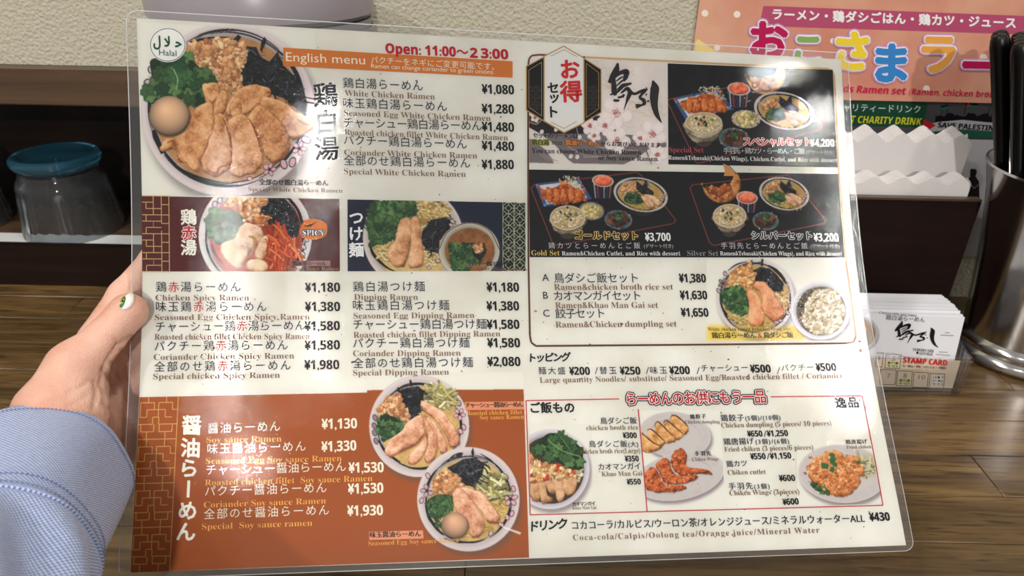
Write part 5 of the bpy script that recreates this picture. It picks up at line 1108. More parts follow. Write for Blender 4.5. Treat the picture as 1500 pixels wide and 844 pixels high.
# shelf unit built against the wall, on the counter
shelf = empty('counter_shelf', (-.45, YL, 0), 'dark wooden shelf along the wall behind the counter, holding upturned glasses', 'shelf')
B0 = Vector((-.45, YL, 0))
def rb(x0, x1, y0, y1, z0, z1): return (x0 + .45, x1 + .45, y0 - YL, y1 - YL, z0, z1)
MB().box(*rb(-1.3, X_END, YL, YW - .001, LEDGE0, LEDGE1)).build('ledge', M_WALN, shelf, bevel=.0012)
MB().box(*rb(-1.3, X_END, YL, YL + .007, 0.0005, .0475)).build('front_lip', M_DARK, shelf, bevel=.0012)
MB().box(*rb(-1.3, X_END, YL + .0075, .80, .030, .0385)).build('shelf_board', M_WALN, shelf)
MB().box(*rb(-1.3, X_END, .7025, .7995, .0386, .0414)).build('shelf_mat', M_WALN, shelf)
MB().box(*rb(-1.3, X_END, .80, .812, .0005, .2)).build('back_panel', M_DARK, shelf)
for xx in (-.335, -.78): MB().box(*rb(xx, xx + .002, .7975, .7999, .04, .19)).build('panel_joint', M_DARK, shelf)
MB().box(*rb(-1.3, X_END, YW + .0005, .80, .19, .2)).build('top_board', M_DARK, shelf)
MB().box(*rb(X_END - .012, X_END, YL + .017, .80, .0005, .1895)).build('end_panel', M_DARK, shelf)
tray_m = mat('white_tray_liner', (214, 216, 214), .5)
tr_ = empty('drip_tray', (-.5, .70, .0390), 'pale flat tray lining the shelf under the upturned glasses', 'tray')
t = MB(); t.box(-.7, .68, -.032, .002, 0, .0024); t.build('tray_base', tray_m, tr_, bevel=.0008)
MB().box(-.7, .68, -.032, -.0295, .0025, .0045).build('tray_rim', tray_m, tr_, bevel=.0006)

# counter of solid staves
M_TAB = wood_mat('oak_stave', (68, 49, 26), (124, 96, 56), (5.5, 95, 95), rough=.33, randomise=.16, coat=.5, bump=.12, pores=True)
ctr = empty('counter', (0, .3, 0), 'brown oak stave counter top with a glossy varnish under the menu', 'counter')
r_ = random.Random(8); meshes = {}
y = -.05; row = 0
while y < YW - .001:
    y1 = min(y + .043, YW - .0005); x = -1.0 - r_.uniform(0, .3)
    while x < 1.05:
        Ln = r_.choice([.26, .34, .42, .5]); key = (Ln, round(y1 - y, 4))
        if key not in meshes:
            so = MB().box(0, Ln - .0004, 0, y1 - y - .0004, -.03, 0).build('stave', M_TAB, bevel=.0005, seg=1); meshes[key] = so.data; bpy.data.objects.remove(so)
        s_ = bpy.data.objects.new('stave', meshes[key]); COL.objects.link(s_); s_.parent = ctr; s_.location = (x, y - .3, 0); x += Ln
    y = y1; row += 1

# ------------------------------------------------------------------ GLASSES
def glass_mat(name, col, rough=.0):
    m = bpy.data.materials.new(name); m.use_nodes = True; nt = m.node_tree; b = nt.nodes['Principled BSDF']
    b.inputs['Base Color'].default_value = (*col, 1); b.inputs['Transmission Weight'].default_value = 1; b.inputs['Roughness'].default_value = rough; b.inputs['IOR'].default_value = 1.47
    return m
M_CLR = glass_mat('clear_glass', (.86, .91, .94), .05); M_CLR.node_tree.nodes['Principled BSDF'].inputs['Transmission Weight'].default_value = .985; M_BLU = glass_mat('blue_glass', (.20, .66, .90), .03); _b = M_BLU.node_tree.nodes['Principled BSDF']; _b.inputs['Transmission Weight'].default_value = .93; _b.inputs['Specular IOR Level'].default_value = .9
def tumbler(x, y, z, label, src=None):
    t = empty('tumbler', (x, y, z), label, 'glass', 'upturned tumblers on the shelf')
    if src:
        for c in src.children: k = c.copy(); COL.objects.link(k); k.parent = t
        return t
    # outline of the inverted glass: rim at z=0, thick coloured base at the top
    outer = [(.0490, 0), (.0488, .004), (.0470, .018), (.0452, .032), (.0440, .044), (.0432, .050), (.0436, .0535), (.0420, .058), (.0385, .063), (.0378, .067)]
    inner = [(.0350, .067), (.0352, .060), (.0385, .053), (.0415, .044), (.0436, .030), (.0458, .014), (.0474, .002), (.0480, 0)]
    prof = outer + [(.002, .0695)][:0]
    n = 96; v = []; f = []
    P_ = outer + [(.0378, .0700), (.001, .0700), (.001, .0672)] + inner
    m_ = len(P_)
    for i in range(n):
        a = 2 * math.pi * i / n
        for k, (r, zz) in enumerate(P_):
            if 1 <= k <= 4: r += .0007 * math.cos(a * 24)
            v.append((r * math.cos(a), r * math.sin(a), zz))
    for i in range(n):
        j = (i + 1) % n
        for k in range(m_): l = (k + 1) % m_; f.append((i * m_ + k, j * m_ + k, j * m_ + l, i * m_ + l))
    MB().add(v, f).build('glass_body', M_CLR, t, smooth=True)
    base = [(.001, .0702), (.036, .0702), (.0392, .0715), (.0418, .0745), (.0428, .0780), (.0424, .0815), (.0405, .0838), (.0375, .0845), (.0345, .0832), (.031, .0800), (.018, .0780), (.001, .0775)]
    MB().lathe(base, 72, close=True).build('glass_base', M_BLU, t, smooth=True)
    return t
g1 = tumbler(-.4785, .7185, .0416, 'upturned ribbed clear tumbler with a blue base on the shelf left of the menu')
tumbler(-.6080, .724, .0416, 'second upturned tumbler, mostly cut off, beside the blue-based glass', g1)

# ------------------------------------------------------------------ PITCHER behind the menu
m_pit = bpy.data.materials.new('smoky_plastic'); m_pit.use_nodes = True; nt = m_pit.node_tree; nt.nodes.clear(); N = nt.nodes.new; L = nt.links.new
out = N('ShaderNodeOutputMaterial'); mix = N('ShaderNodeMixShader'); tr = N('ShaderNodeBsdfTransparent'); tr.inputs[0].default_value = (.86, .85, .89, 1); pb = N('ShaderNodeBsdfPrincipled')
pb.inputs['Base Color'].default_value = (*lin((158, 152, 158)), 1); pb.inputs['Roughness'].default_value = .25; mix.inputs[0].default_value = .74
L(tr.outputs[0], mix.inputs[1]); L(pb.outputs[0], mix.inputs[2]); L(mix.outputs[0], out.inputs[0])
pt = empty('water_pitcher', (-.1885, .565, 0), 'large smoky grey plastic water pitcher rising behind the top of the menu', 'pitcher')
MB().lathe([(.001, .0005), (.062, .0005), (.066, .004), (.0775, .268), (.0785, .285), (.0765, .285), (.0745, .268), (.063, .008), (.001, .006)], 64).build('body', m_pit, pt, smooth=True)
m_lid = mat('grey_plastic_lid', (150, 142, 148), .3)
MB().lathe([(.0752, .272), (.0795, .2725), (.0805, .275), (.0805, .277), (.079, .279)], 64, close=True).build('rim_band', mat('violet_grey_plastic', (112, 104, 122), .3), pt, smooth=True).rotation_euler = (0, 0, 0)
MB().lathe([(.001, .286), (.0775, .286), (.0805, .289), (.0805, .314), (.076, .320), (.001, .322)], 64).build('lid', m_lid, pt, smooth=True)
MB().tube([(.078, 0, .25), (.12, 0, .25), (.13, 0, .23), (.13, 0, .13), (.118, 0, .11), (.070, 0, .10)], .009, 12).build('handle', m_pit, pt, smooth=True).rotation_euler = (0, 0, math.radians(-80))

# ------------------------------------------------------------------ POSTERS
def plane_up(x, y): return np.array([0.02, -1.0]) / math.hypot(.02, 1)
def wall_sheet(name, label, x0, x1, z0, z1, Y, col, cat='poster', th=.0008):
    o = empty(name, ((x0 + x1) / 2, Y, z0), label, cat); c = (x0 + x1) / 2
    MB().box(x0 - c, x1 - c, 0, th, 0, z1 - z0).build('backing_sheet', col, o)
    base = np.array([c, Y, z0])
    def mp(x, y, off=0.0):
        off = np.asarray(off, float); p_ = at_y(np.asarray(x, float), np.asarray(y, float), Y); p_ = p_ - base; p_[..., 1] -= off; return p_
    return o, mp
m_kid, nt, b = new_mat('peach_watercolour'); _n = nt.nodes.new('ShaderNodeTexNoise'); _n.inputs['Scale'].default_value = 14; _n.inputs['Detail'].default_value = 4
_tc = nt.nodes.new('ShaderNodeTexCoord'); nt.links.new(_tc.outputs['Object'], _n.inputs[0]); _r = nt.nodes.new('ShaderNodeValToRGB')
_r.color_ramp.elements[0].position = .38; _r.color_ramp.elements[1].position = .66; _r.color_ramp.elements[0].color = (*lin((208, 134, 112)), 1); _r.color_ramp.elements[1].color = (*lin((222, 168, 138)), 1)
nt.links.new(_n.outputs['Fac'], _r.inputs[0]); nt.links.new(_r.outputs[0], b.inputs['Base Color']); b.inputs['Roughness'].default_value = .5
M_INK_P = ink_mat('poster_ink', .4)
kid, kmap = wall_sheet('kids_menu_poster', "peach kids' ramen set poster with big rainbow Japanese lettering on the wall", .1595, .56, .2065, .318, .6765, m_kid)
p = Print(kmap, plane_up)
p.poly([(1019, 62), (1022, 57), (1056, 80), (1060, 95), (1016, 95)], (240, 214, 120), 1e-4)
for x, y, r in ((1032.5, 19.5, 5), (1079.5, 21, 5), (1050.5, 70, 4.6), (1441, 84, 5), (1357, 130, 5), (1220, 60, 4), (1390, 36, 0.1)): p.ellipse(x, y, r, r, (246, 226, 214), 1e-4, 20)
p.build('printed_dot', kid, M_INK_P, split=True)
p = Print(kmap, plane_up); p.poly([(1118, 9), (1122, 8.6), (1520, 24), (1520, 51), (1115, 38), (1113, 35)], (180, 78, 110), 1.2e-4); p.build('pink_band', kid, M_INK_P)
p = Print(kmap, plane_up); p.text('ラーメン・鶏ダシごはん・鶏カツ・ジュース', 1131.7, 28.6, 1487, 41.6, 17.4, (250, 240, 238), 'jpb', fit='space', bold=.035); p.build('band_text', kid, M_INK_P)
for ch, x, y, s_, c in (('お', 1126, 58, 60, (184, 24, 82)), ('こ', 1183, 74, 52, (138, 172, 96)), ('さ', 1248, 74, 62, (238, 208, 56)), ('ま', 1305, 92, 62, (58, 132, 202)), ('ラ', 1374, 80, 62, (232, 164, 76)), ('ー', 1436, 95, 62, (190, 22, 84)), ('メ', 1500, 100, 60, (138, 172, 96))):
    p = Print(kmap, plane_up); p.gap = 4e-4; p.glyph_at(ch, x, y, s_, c, bold=.05, off=1.2e-3, outline=((6.6, (206, 150, 196)), (4.6, (250, 238, 244)))); p.build('big_letter', kid, M_INK_P)
p = Print(kmap, plane_up); p.text('Kids Ramen set', 1222, 134.4, 1325.5, 138.3, 14.5, (196, 28, 72), 'bold', shear=.18, bold=.02); p.text('(Ramen, chicken broth', 1331, 138, 1460, 142.5, 12, (196, 28, 72), 'bold', shear=.18); p.build('small_text', kid, M_INK_P, split=True)
chp, cmap_ = wall_sheet('charity_drink_poster', 'dark charity drink poster with green banner, hung under the peach poster', .235, .56, .095, .2062, .678, mat('charcoal_print', (62, 60, 66), .5))
p = Print(cmap_, plane_up); p.poly([(1225, 146), (1355, 150.5), (1359, 153), (1352, 184), (1348, 187), (1222, 184)], (22, 66, 48), 1e-4); p.build('green_banner', chp, M_INK_P)
p = Print(cmap_, plane_up); p.text('チャリティードリンク', 1222, 162.5, 1348, 166, 12.6, (196, 208, 200), fit='space', off=3e-4); p.text('TEXT'[0] + ' CHARITY DRINK', 1245, 179.5, 1348.5, 183, 14.2, (196, 196, 40), 'bold', shear=.2, off=3e-4); p.build('banner_text', chp, M_INK_P, split=True)
p = Print(cmap_, plane_up)
p.poly([(1340, 193), (1400, 190), (1450, 193), (1520, 196), (1520, 203), (1340, 200)], (28, 84, 62), 1.2e-4)
p.poly([(1355, 184), (1380, 177), (1410, 175), (1450, 179), (1520, 180), (1520, 194), (1450, 192), (1400, 189), (1355, 194)], (168, 168, 172), 1.4e-4)
r_ = random.Random(4); top = [(1370, 176)]
for k in range(46): top.append((1370 + k * 3.2, 171 - r_.uniform(0, 7) + k * .04))
p.poly(top + [(1520, 181), (1450, 179.5), (1410, 175.5), (1370, 179)], (14, 14, 16), 1.6e-4)
for x, y in ((1378, 166), (1385, 164), (1412, 160), (1446, 165)): p.seg((x, y + 8), (x + 4, y - 10), .9, (20, 20, 22), 1.7e-4)
p.poly([(1377, 158), (1389, 154), (1388, 160), (1377, 162)], (30, 90, 64), 1.8e-4); p.poly([(1378, 155.5), (1388, 153), (1389, 155.4), (1378, 158)], (14, 14, 16), 1.9e-4)
p.poly([(1418, 149.5), (1434, 152), (1430, 155), (1418, 153)], (14, 14, 16), 1.8e-4); p.poly([(1418, 153), (1430, 155), (1434, 158), (1417, 157)], (36, 92, 66), 1.8e-4); p.poly([(1417, 149), (1421, 153), (1415.5, 158)], (176, 34, 40), 2e-4)
p.poly([(1353, 175), (1371, 183.5), (1350, 197)], (180, 30, 42), 2e-4); p.build('crowd_picture', chp, M_INK_P, split=True)
p = Print(cmap_, plane_up); p.text('SAVE PALESTINE', 1373, 186.5, 1461, 191.8, 10.8, (16, 16, 18), 'bold', shear=.2, off=3e-4, bold=.03); p.build('slogan_text', chp, M_INK_P)
fl, fmap = wall_sheet('drinks_flyer', 'grey-white flyer with a dark bottle drawing beside the cutlery cup', .30, .56, .05, .172, .6740, mat('flyer_paper', (176, 174, 178), .6), 'flyer')
p = Print(fmap, plane_up); p.poly([(1421, 250), (1422, 247), (1430, 248), (1431, 252), (1429, 258), (1434, 266), (1435, 292), (1416, 291), (1417, 266), (1421, 258)], (22, 22, 26), 1e-4)
p.line([(1419, 268), (1427, 276), (1433, 270)], .7, (150, 150, 155), 2e-4); p.build('bottle_drawing', fl, M_INK_P, split=True)

# ------------------------------------------------------------------ NAPKIN BOX and napkins
M_BOX = wood_mat('black_walnut', (22, 8, 5), (33, 14, 9), (3, 50, 50), rough=.6, coat=.0, bump=.05)
M_BXE = wood_mat('box_edge_wood', (70, 48, 32), (96, 70, 48), (3, 50, 50), rough=.4)
for _m in (M_BOX, M_DARK): _m.node_tree.nodes['Principled BSDF'].inputs['Specular IOR Level'].default_value = .18
BX0, BX1, BY0, BY1, BZ = .225, .4118, .596, .668, .1405
bx = empty('napkin_box', ((BX0 + BX1) / 2, BY0, 0), 'dark brown wooden napkin box right of the menu, full of white napkins', 'napkin box'); hw = (BX1 - BX0) / 2
MB().box(-hw, hw, 0, .008, .0005, BZ - .0022).build('front_board', M_BOX, bx, bevel=.0006)
MB().box(-hw, hw, 0, .008, BZ - .0021, BZ).build('top_edge', M_BXE, bx, bevel=.0005)
MB().box(-hw, hw, BY1 - BY0 - .006, BY1 - BY0, .0005, .12).build('rear_board', M_BOX, bx)
MB().box(-hw, -hw + .006, .0085, BY1 - BY0 - .0065, .0005, .12).build('side_board', M_BOX, bx)
MB().box(hw - .006, hw, .0085, BY1 - BY0 - .0065, .0005, .12).build('side_board', M_BOX, bx)
MB().box(-hw + .0065, hw - .0065, .0085, BY1 - BY0 - .0065, .0005, .006).build('bottom_board', M_BOX, bx)
m_nap = mat('napkin_paper', (224, 220, 218), .9, bump=(900, .35, .0006), spec=.1)
def zig(x0, x1, z0, zt, amp, pitch, ph, soft):
    pts = [(x1, z0), (x0, z0)]; x = x0; n = int((x1 - x0) / pitch * 12)
    for i in range(n + 1):
        x = x0 + (x1 - x0) * i / n; t = ((x - x0) / pitch + ph) % 1.0; tri = 1 - abs(2 * t - 1)
        tri = (.5 - .5 * math.cos(math.pi * tri)) * .45 + tri * .55
        if soft: tri = .5 - .5 * math.cos(2 * math.pi * t)
        pts.append((x, zt - amp * (1 - tri)))
    return pts
r_ = random.Random(2)
for k in range(26):
    front = k < 12; yy = (.6062 + k * .00062) if front else (.6245 + (k - 12) * .00085)
    x1 = (.4050 if front else .4052) - r_.uniform(0, .0012); x0 = .2330 + r_.uniform(0, .001); kk = k if front else k - 12
    zt = .1560 + kk * .0004 if front else .1905 + kk * .00035
    pz = zig(x0, x1, .0065 + r_.uniform(0, .0003), zt,   .0062 if front else .0088, .0258, .28 + kk * .014 + r_.uniform(-.012, .012), front)
    if not front: pz[0] = (x1 - .006, pz[0][1])
    c = (x0 + x1) / 2
    o = MB().prism([(a - c, z_ - .0062) for a, z_ in pz], 0, .00050 if front else .00065).build('napkin', m_nap, loc=(c, yy, .0062))
    tag(o, (('wavy-edged white napkin closest to the front board of the dark box' if k == 0 else 'wavy-edged white paper napkin in the shorter front stack') if front else ('zigzag-edged white napkin at the front of the taller rear stack' if kk == 0 else 'zigzag-edged white paper napkin in the taller rear stack')), 'napkin', 'paper napkins in the front stack' if front else 'paper napkins in the back stack')

# ------------------------------------------------------------------ CARD HOLDER
m_acr = bpy.data.materials.new('clear_acrylic'); m_acr.use_nodes = True; nt = m_acr.node_tree; nt.nodes.clear(); N = nt.nodes.new; L = nt.links.new
out = N('ShaderNodeOutputMaterial'); mix = N('ShaderNodeMixShader'); tr = N('ShaderNodeBsdfTransparent'); tr.inputs[0].default_value = (.93, .94, .95, 1); gl = N('ShaderNodeBsdfGlossy'); gl.inputs['Roughness'].default_value = .06
lw = N('ShaderNodeLayerWeight'); lw.inputs['Blend'].default_value = .18; L(lw.outputs['Facing'], mix.inputs[0]); L(tr.outputs[0], mix.inputs[1]); L(gl.outputs[0], mix.inputs[2]); L(mix.outputs[0], out.inputs[0])
HX0, HX1 = .2835, .3835; hc = (HX0 + HX1) / 2
ho = empty('card_holder', (hc, .50, 0), 'clear acrylic holder of shop cards on the counter right of the menu', 'card holder'); q = (HX1 - HX0) / 2
MB().box(-q, q, .0, .060, .0003, .0028).build('base_plate', m_acr, ho, bevel=.0009)
MB().prism([(-q, .003), (q, .003), (q, .034), (q - .004, .036), (q - .020, .034), (q - .024, .024), (-q + .024, .024), (-q + .02, .034), (-q, .036)], 0, .0022).build('front_wall', m_acr, ho, bevel=.0005)
MB().box(-q, q, .058, .060, .003, .050).build('rear_wall', m_acr, ho, bevel=.0005)
for s_ in (-1, 1):
    o = MB().add([(s_ * q, .0023, .003), (s_ * q, .0577, .003), (s_ * q, .0577, .049), (s_ * q, .0023, .036), (s_ * (q - .002), .0023, .003), (s_ * (q - .002), .0577, .003), (s_ * (q - .002), .0577, .049), (s_ * (q - .002), .0023, .036)], [(0, 1, 2, 3), (7, 6, 5, 4), (0, 4, 5, 1), (1, 5, 6, 2), (2, 6, 7, 3), (3, 7, 4, 0)]).build('side_wall', m_acr, ho)
M_CARD = mat('white_card', (226, 226, 230), .45); M_STAMP = mat('beige_card', (214, 196, 172), .5)
# shop cards: a stack, leaning back a little; front one printed
lean = math.radians(9)
cards = []
for k in range(26):
    yy = .5105 + k * .00145; zz = .0035 + (r_.uniform(0, .0008) if k else 0)
    o = MB().box(-.0455, .0455, 0, .0009, 0, .0620 + (.0012 if k > 4 else 0)).build('shop_card', M_CARD, loc=(hc - .0008 + r_.uniform(-.0007, .0007) * (k > 0), yy, zz), bevel=0); o.rotation_euler = (-lean, 0, 0)
    tag(o, 'white shop card with black brush lettering, front of the stack in the clear holder' if k == 0 else 'plain white card edge in the stack behind the lettered card', 'card', 'white shop cards in the acrylic holder')
    cards.append(o)
c0 = cards[0]
_R = np.array([[1, 0, 0], [0, math.cos(-lean), -math.sin(-lean)], [0, math.sin(-lean), math.cos(-lean)]]); _T = np.array(c0.location)
_pn = _R @ np.array([0, 1, 0.])
def card_map(x, y, off=0.0):
    d = ray(x, y); t_ = ((_T - CAM) @ _pn) / (d @ _pn); p_ = CAM + d * t_[..., None] - _T; p_ = p_ @ _R; p_[..., 1] = -np.asarray(off); return p_
def card_up(x, y): return np.array([.10, -1]) / math.hypot(.1, 1)
GR = (70, 70, 76)
p = Print(card_map, card_up); p.text('Chicken white soup ramen', 1287.5, 459.5, 1342.5, 463.8, 5.6, GR, 'serif'); p.text('鶏白湯らーめん', 1297, 468.4, 1354, 472.2, 8.4, GR, fit='space', shear=.1)
p.text('TORIBUSHI', 1336.5, 513.5, 1367.5, 516, 5.6, GR, 'serifb'); p.text('◆', 1341.5, 518.7, 1345.6, 519, 5, BLK, 'jp'); p.text('田中商店', 1346.5, 520, 1366, 521.2, 5.2, GR, fit='space'); p.build('card_text', c0, M_INK_P, split=True)
p = Print(card_map, card_up)
def LX(x, y): # same brush lettering, fitted to the card
    u_, v_ = (x - 825) / 480, (y - 205) / 545; return (1311 + u_ * 63 + 0 * v_, 471 + v_ * 42 - u_ * 4)
logo(p, LX, .15, (20, 20, 24), 4e-4); p.build('brush_logo', c0, M_INK_P)
p = Print(card_map, card_up)
for dx in range(3): p.text('――――', 1377 + dx * .01, 491 + dx * .9, 1397, 492.6 + dx * .9, 1.2, (120, 120, 126)) if 0 else None
p.seg((1377.5, 490.6), (1397, 491.6), 1.0, (140, 140, 146), 3e-4); p.seg((1384, 487), (1391, 487.4), .9, (140, 140, 146), 3e-4); p.seg((1371, 519), (1391.5, 520.4), 1.0, (140, 140, 146), 3e-4); p.seg((1375, 515.4), (1388, 516), .9, (140, 140, 146), 3e-4); p.build('small_print', c0, M_INK_P, split=True)
# bowl picture on the card
A = Art(1252, 455, 1296, 522, (222, 222, 226)); A.off = (0, 0, 1); A.bowl(1262, 488, 24, inner=.84, body=(176, 172, 176), broth=(150, 128, 100), ring=False); A.mince([(1250, 478), (1262, 470), (1272, 480), (1262, 492)], 40, 1.4); A.herbs([(1250, 490), (1262, 488), (1268, 500), (1254, 504)], 20, 1.6, False)
A.photo('bowl_picture', [(1256, 460), (1293, 462.5), (1291, 519), (1256, 516)], pitch=1.0, off=2e-4, mapf=card_map, parent=c0)
st_ = MB().box(-.0458, .0458, 0, .0012, 0, .0262).build('stamp_card', M_STAMP, loc=(hc - .0004, .5055, .0030)); st_.rotation_euler = (-math.radians(5), 0, 0)
tag(st_, 'beige stamp card with red heading and numbered boxes, foremost in the clear holder', 'card')
_l2 = math.radians(5); _R2 = np.array([[1, 0, 0], [0, math.cos(-_l2), -math.sin(-_l2)], [0, math.sin(-_l2), math.cos(-_l2)]]); _T2 = np.array(st_.location); _n2 = _R2 @ np.array([0, 1, 0.])
def st_map(x, y, off=0.0):
    d = ray(x, y); t_ = ((_T2 - CAM) @ _n2) / (d @ _n2); p_ = (CAM + d * t_[..., None] - _T2) @ _R2; p_[..., 1] = -np.asarray(off); return p_
SB = (96, 78, 66)
p = Print(st_map, card_up)
for (x0, y0, x1, y1) in ((1284, 517, 1294, 537), (1298, 518.5, 1320, 539), (1290, 541, 1313, 563), (1315, 543, 1336.5, 565), (1339, 545, 1360, 567), (1362.5, 547, 1384, 569)):
    p.line([(x0, y0), (x1, y0 + (x1 - x0) * .05), (x1 - 2, y1 + .6), (x0 - 2, y1)], .8, SB, 2e-4, closed=True)
for (x0, y0, x1, y1) in ((1300, 529, 1316, 537.5), (1317, 554, 1334, 563), (1366, 550, 1381, 565)): p.poly([(x0, y0), (x1, y0 + .6), (x1 - 1, y1 + .4), (x0 - 1, y1)], (206, 204, 150) if x0 < 1360 else (222, 216, 208), 1.6e-4)
p.build('stamp_box', st_, M_INK_P, split=True)
p = Print(st_map, card_up); p.text('STAMP CARD', 1322.5, 531, 1387, 535.5, 11.5, (196, 40, 44), 'bold', bold=.03)
p.text('らーめん一杯につき1スタンプ押印', 1322, 537.6, 1385, 541.4, 4.6, SB, fit='space', bold=.03)
for t_, x, y in (('4', 1284, 527), ('5', 1306, 528), ('7', 1299, 553), ('8', 1323, 553), ('10', 1345, 555)): p.text(t_, x, y, x + 5 * len(t_), y + .3, 9, (150, 128, 112), 'sans')
for t_, x, y in (('餃子1個', 1300.5, 533), ('サービス', 1300, 537.4), ('餃子1個', 1317.5, 558.6), ('サービス', 1317, 563), ('10個で', 1367, 554), ('らーめん', 1366.5, 559), ('サービス', 1366, 564)): p.text(t_, x, y, x + 14.5, y + .6, 3.9, (40, 36, 34), fit='space', bold=.04)
p.build('stamp_text', st_, M_INK_P, split=True)

# ------------------------------------------------------------------ STEEL CUP with black chopsticks
m_st, nt, b = new_mat('polished_steel'); b.inputs['Base Color'].default_value = (.62, .60, .58, 1); b.inputs['Metallic'].default_value = 1; b.inputs['Roughness'].default_value = .16
CX, CY = .4750, .573
cu = empty('cutlery_cup', (CX, CY, 0), 'polished steel cup of black chopsticks at the right edge of the counter', 'cup')
MB().lathe([(.001, .0005), (.052, .0005), (.0560, .0015), (.0580, .0045), (.0575, .0080), (.0550, .0105), (.0535, .0120), (.0545, .0145), (.0540, .0180), (.0515, .0205), (.0495, .0225)], 96).build('foot_ring', m_st, cu, smooth=True)
MB().lathe([(.0495, .0225), (.0500, .030), (.0525, .055), (.0585, .105), (.0665, .150), (.0728, .172), (.0745, .1745), (.0742, .1765), (.0725, .1760), (.0706, .171), (.0645, .148), (.0565, .103), (.0500, .05), (.0480, .024), (.001, .024)], 96).build('body', m_st, cu, smooth=True)
m_ch = mat('black_lacquer', (7, 7, 8), .32, spec=.35)
r_ = random.Random(6); sites = []
for a_ in range(-4, 5):
    for b_ in range(-4, 5):
        X_ = (a_ + .5 * (b_ % 2)) * .0158; Y_ = b_ * .0137
        if abs(X_) < .0380 + (.003 if abs(Y_) < .02 else 0) and abs(Y_) < .0290: sites.append((X_, Y_))
for k, (X_, Y_) in enumerate(sites):
    T_ = np.array([.4125 + X_ * 1.02 + r_.uniform(-.0005, .0005), .571 + Y_ * 1.02 + r_.uniform(-.0005, .0005), .2790 + r_.uniform(-.004, .004)])
    bt = np.array([CX + .011 + X_ * .62, CY + Y_ * .62, .0255])
    D = T_ - bt; Ln = np.linalg.norm(D); pts = []; rad = []
    for t_, r in ((0, .0022), (.02, .003), (.45, .0044), (.75, .0060), (.9, .0066), (.965, .0068), (.985, .0061), (.996, .0044), (1.0, .001)): pts.append(tuple(D * t_)); rad.append(r)
    o = MB().tube(pts, rad, 14).build('chopstick', m_ch, smooth=True, loc=bt)
    tag(o, 'black lacquer chopstick, round end up, among the bunch in the steel cup', 'chopstick', 'black chopsticks in the steel cup')
# ------------------------------------------------------------------ PERSON: left hand and shirt cuff
person = empty('person', at_d(60., 700., .34), 'person holding the menu by its left edge, light blue shirt cuff and white thumbnail', 'person')
PB = at_d(60., 700., .34)
def W(x, y, d): return at_d(float(x), float(y), d)
CAPS = [  # (point, point, r0, r1)
    (W(0, 860, .292), W(70, 690, .340), .024, .0220), (W(70, 690, .340), W(94, 612, .358), .0220, .019),
    # thumb
    (W(84, 598, .358), W(110, 539, .364), .0168, .0124), (W(110, 539, .364), W(153, 495, .3700), .0124, .0092), (W(153, 495, .3700), W(188, 457, .3755), .0090, .0098),
    # thenar pad and palm, set further back
    (W(86, 615, .362), W(120, 572, .374), .0175, .0110), (W(92, 640, .368), W(160, 612, .406), .019, .0150), (W(90, 645, .372), W(158, 655, .406), .019, .0150),
    (W(104, 570, .384), W(166, 548, .410), .0150, .0130), (W(112, 548, .382), W(150, 500, .400), .0120, .0110), (W(166, 548, .411), W(176, 640, .412), .0135, .0135),
    # index finger, seen past the thumb, then behind the sheet; then the others
    (W(148, 494, .394), W(186, 434, .405), .0108, .0098), (W(186, 434, .405), W(230, 380, .4185), .0098, .0088), (W(230, 380, .4185), W(266, 362, .4200), .0088, .0075),
    (W(170, 535, .404), W(222, 486, .4170), .0110, .0098), (W(222, 486, .4170), W(275, 450, .4200), .0096, .0082), (W(275, 450, .4200), W(318, 432, .4180), .0082, .0072),
    (W(175, 578, .406), W(228, 545, .4150), .0108, .0096), (W(228, 545, .4150), W(280, 522, .4175), .0094, .008), (W(280, 522, .4175), W(320, 512, .415), .008, .007),
    (W(176, 628, .404), W(226, 606, .4100), .0100, .0086), (W(226, 606, .4100), W(268, 596, .4110), .0084, .0072), (W(268, 596, .411), W(298, 590, .408), .0072, .0064)]
KS = [.006] * 2 + [.012, .008, .004, .010] + [.006] * 5 + [.005, .003, .003] * 4
def sdf(P, caps=CAPS):
    D = None
    for (a, b_, r0, r1), k in zip(caps, KS):
        ba = b_ - a; t = np.clip(((P - a) @ ba) / (ba @ ba), 0, 1); q = P - a - t[..., None] * ba
        d = np.sqrt((q * q).sum(-1)) - (r0 + (r1 - r0) * t)
        if D is None: D = d
        else: h = np.clip(.5 + .5 * (D - d) / k, 0, 1); D = D * (1 - h) + d * h - k * h * (1 - h)
    return D
pts_ = np.array([c[0] for c in CAPS] + [c[1] for c in CAPS]); lo = pts_.min(0) - .035; hi = pts_.max(0) + .035; VX = .00150
gx = [np.arange(lo[i], hi[i], VX) for i in range(3)]; G = np.stack(np.meshgrid(*gx, indexing='ij'), -1).astype(np.float32)
F_ = np.concatenate([sdf(G[i:i + 16]) for i in range(0, len(G), 16)]); del G
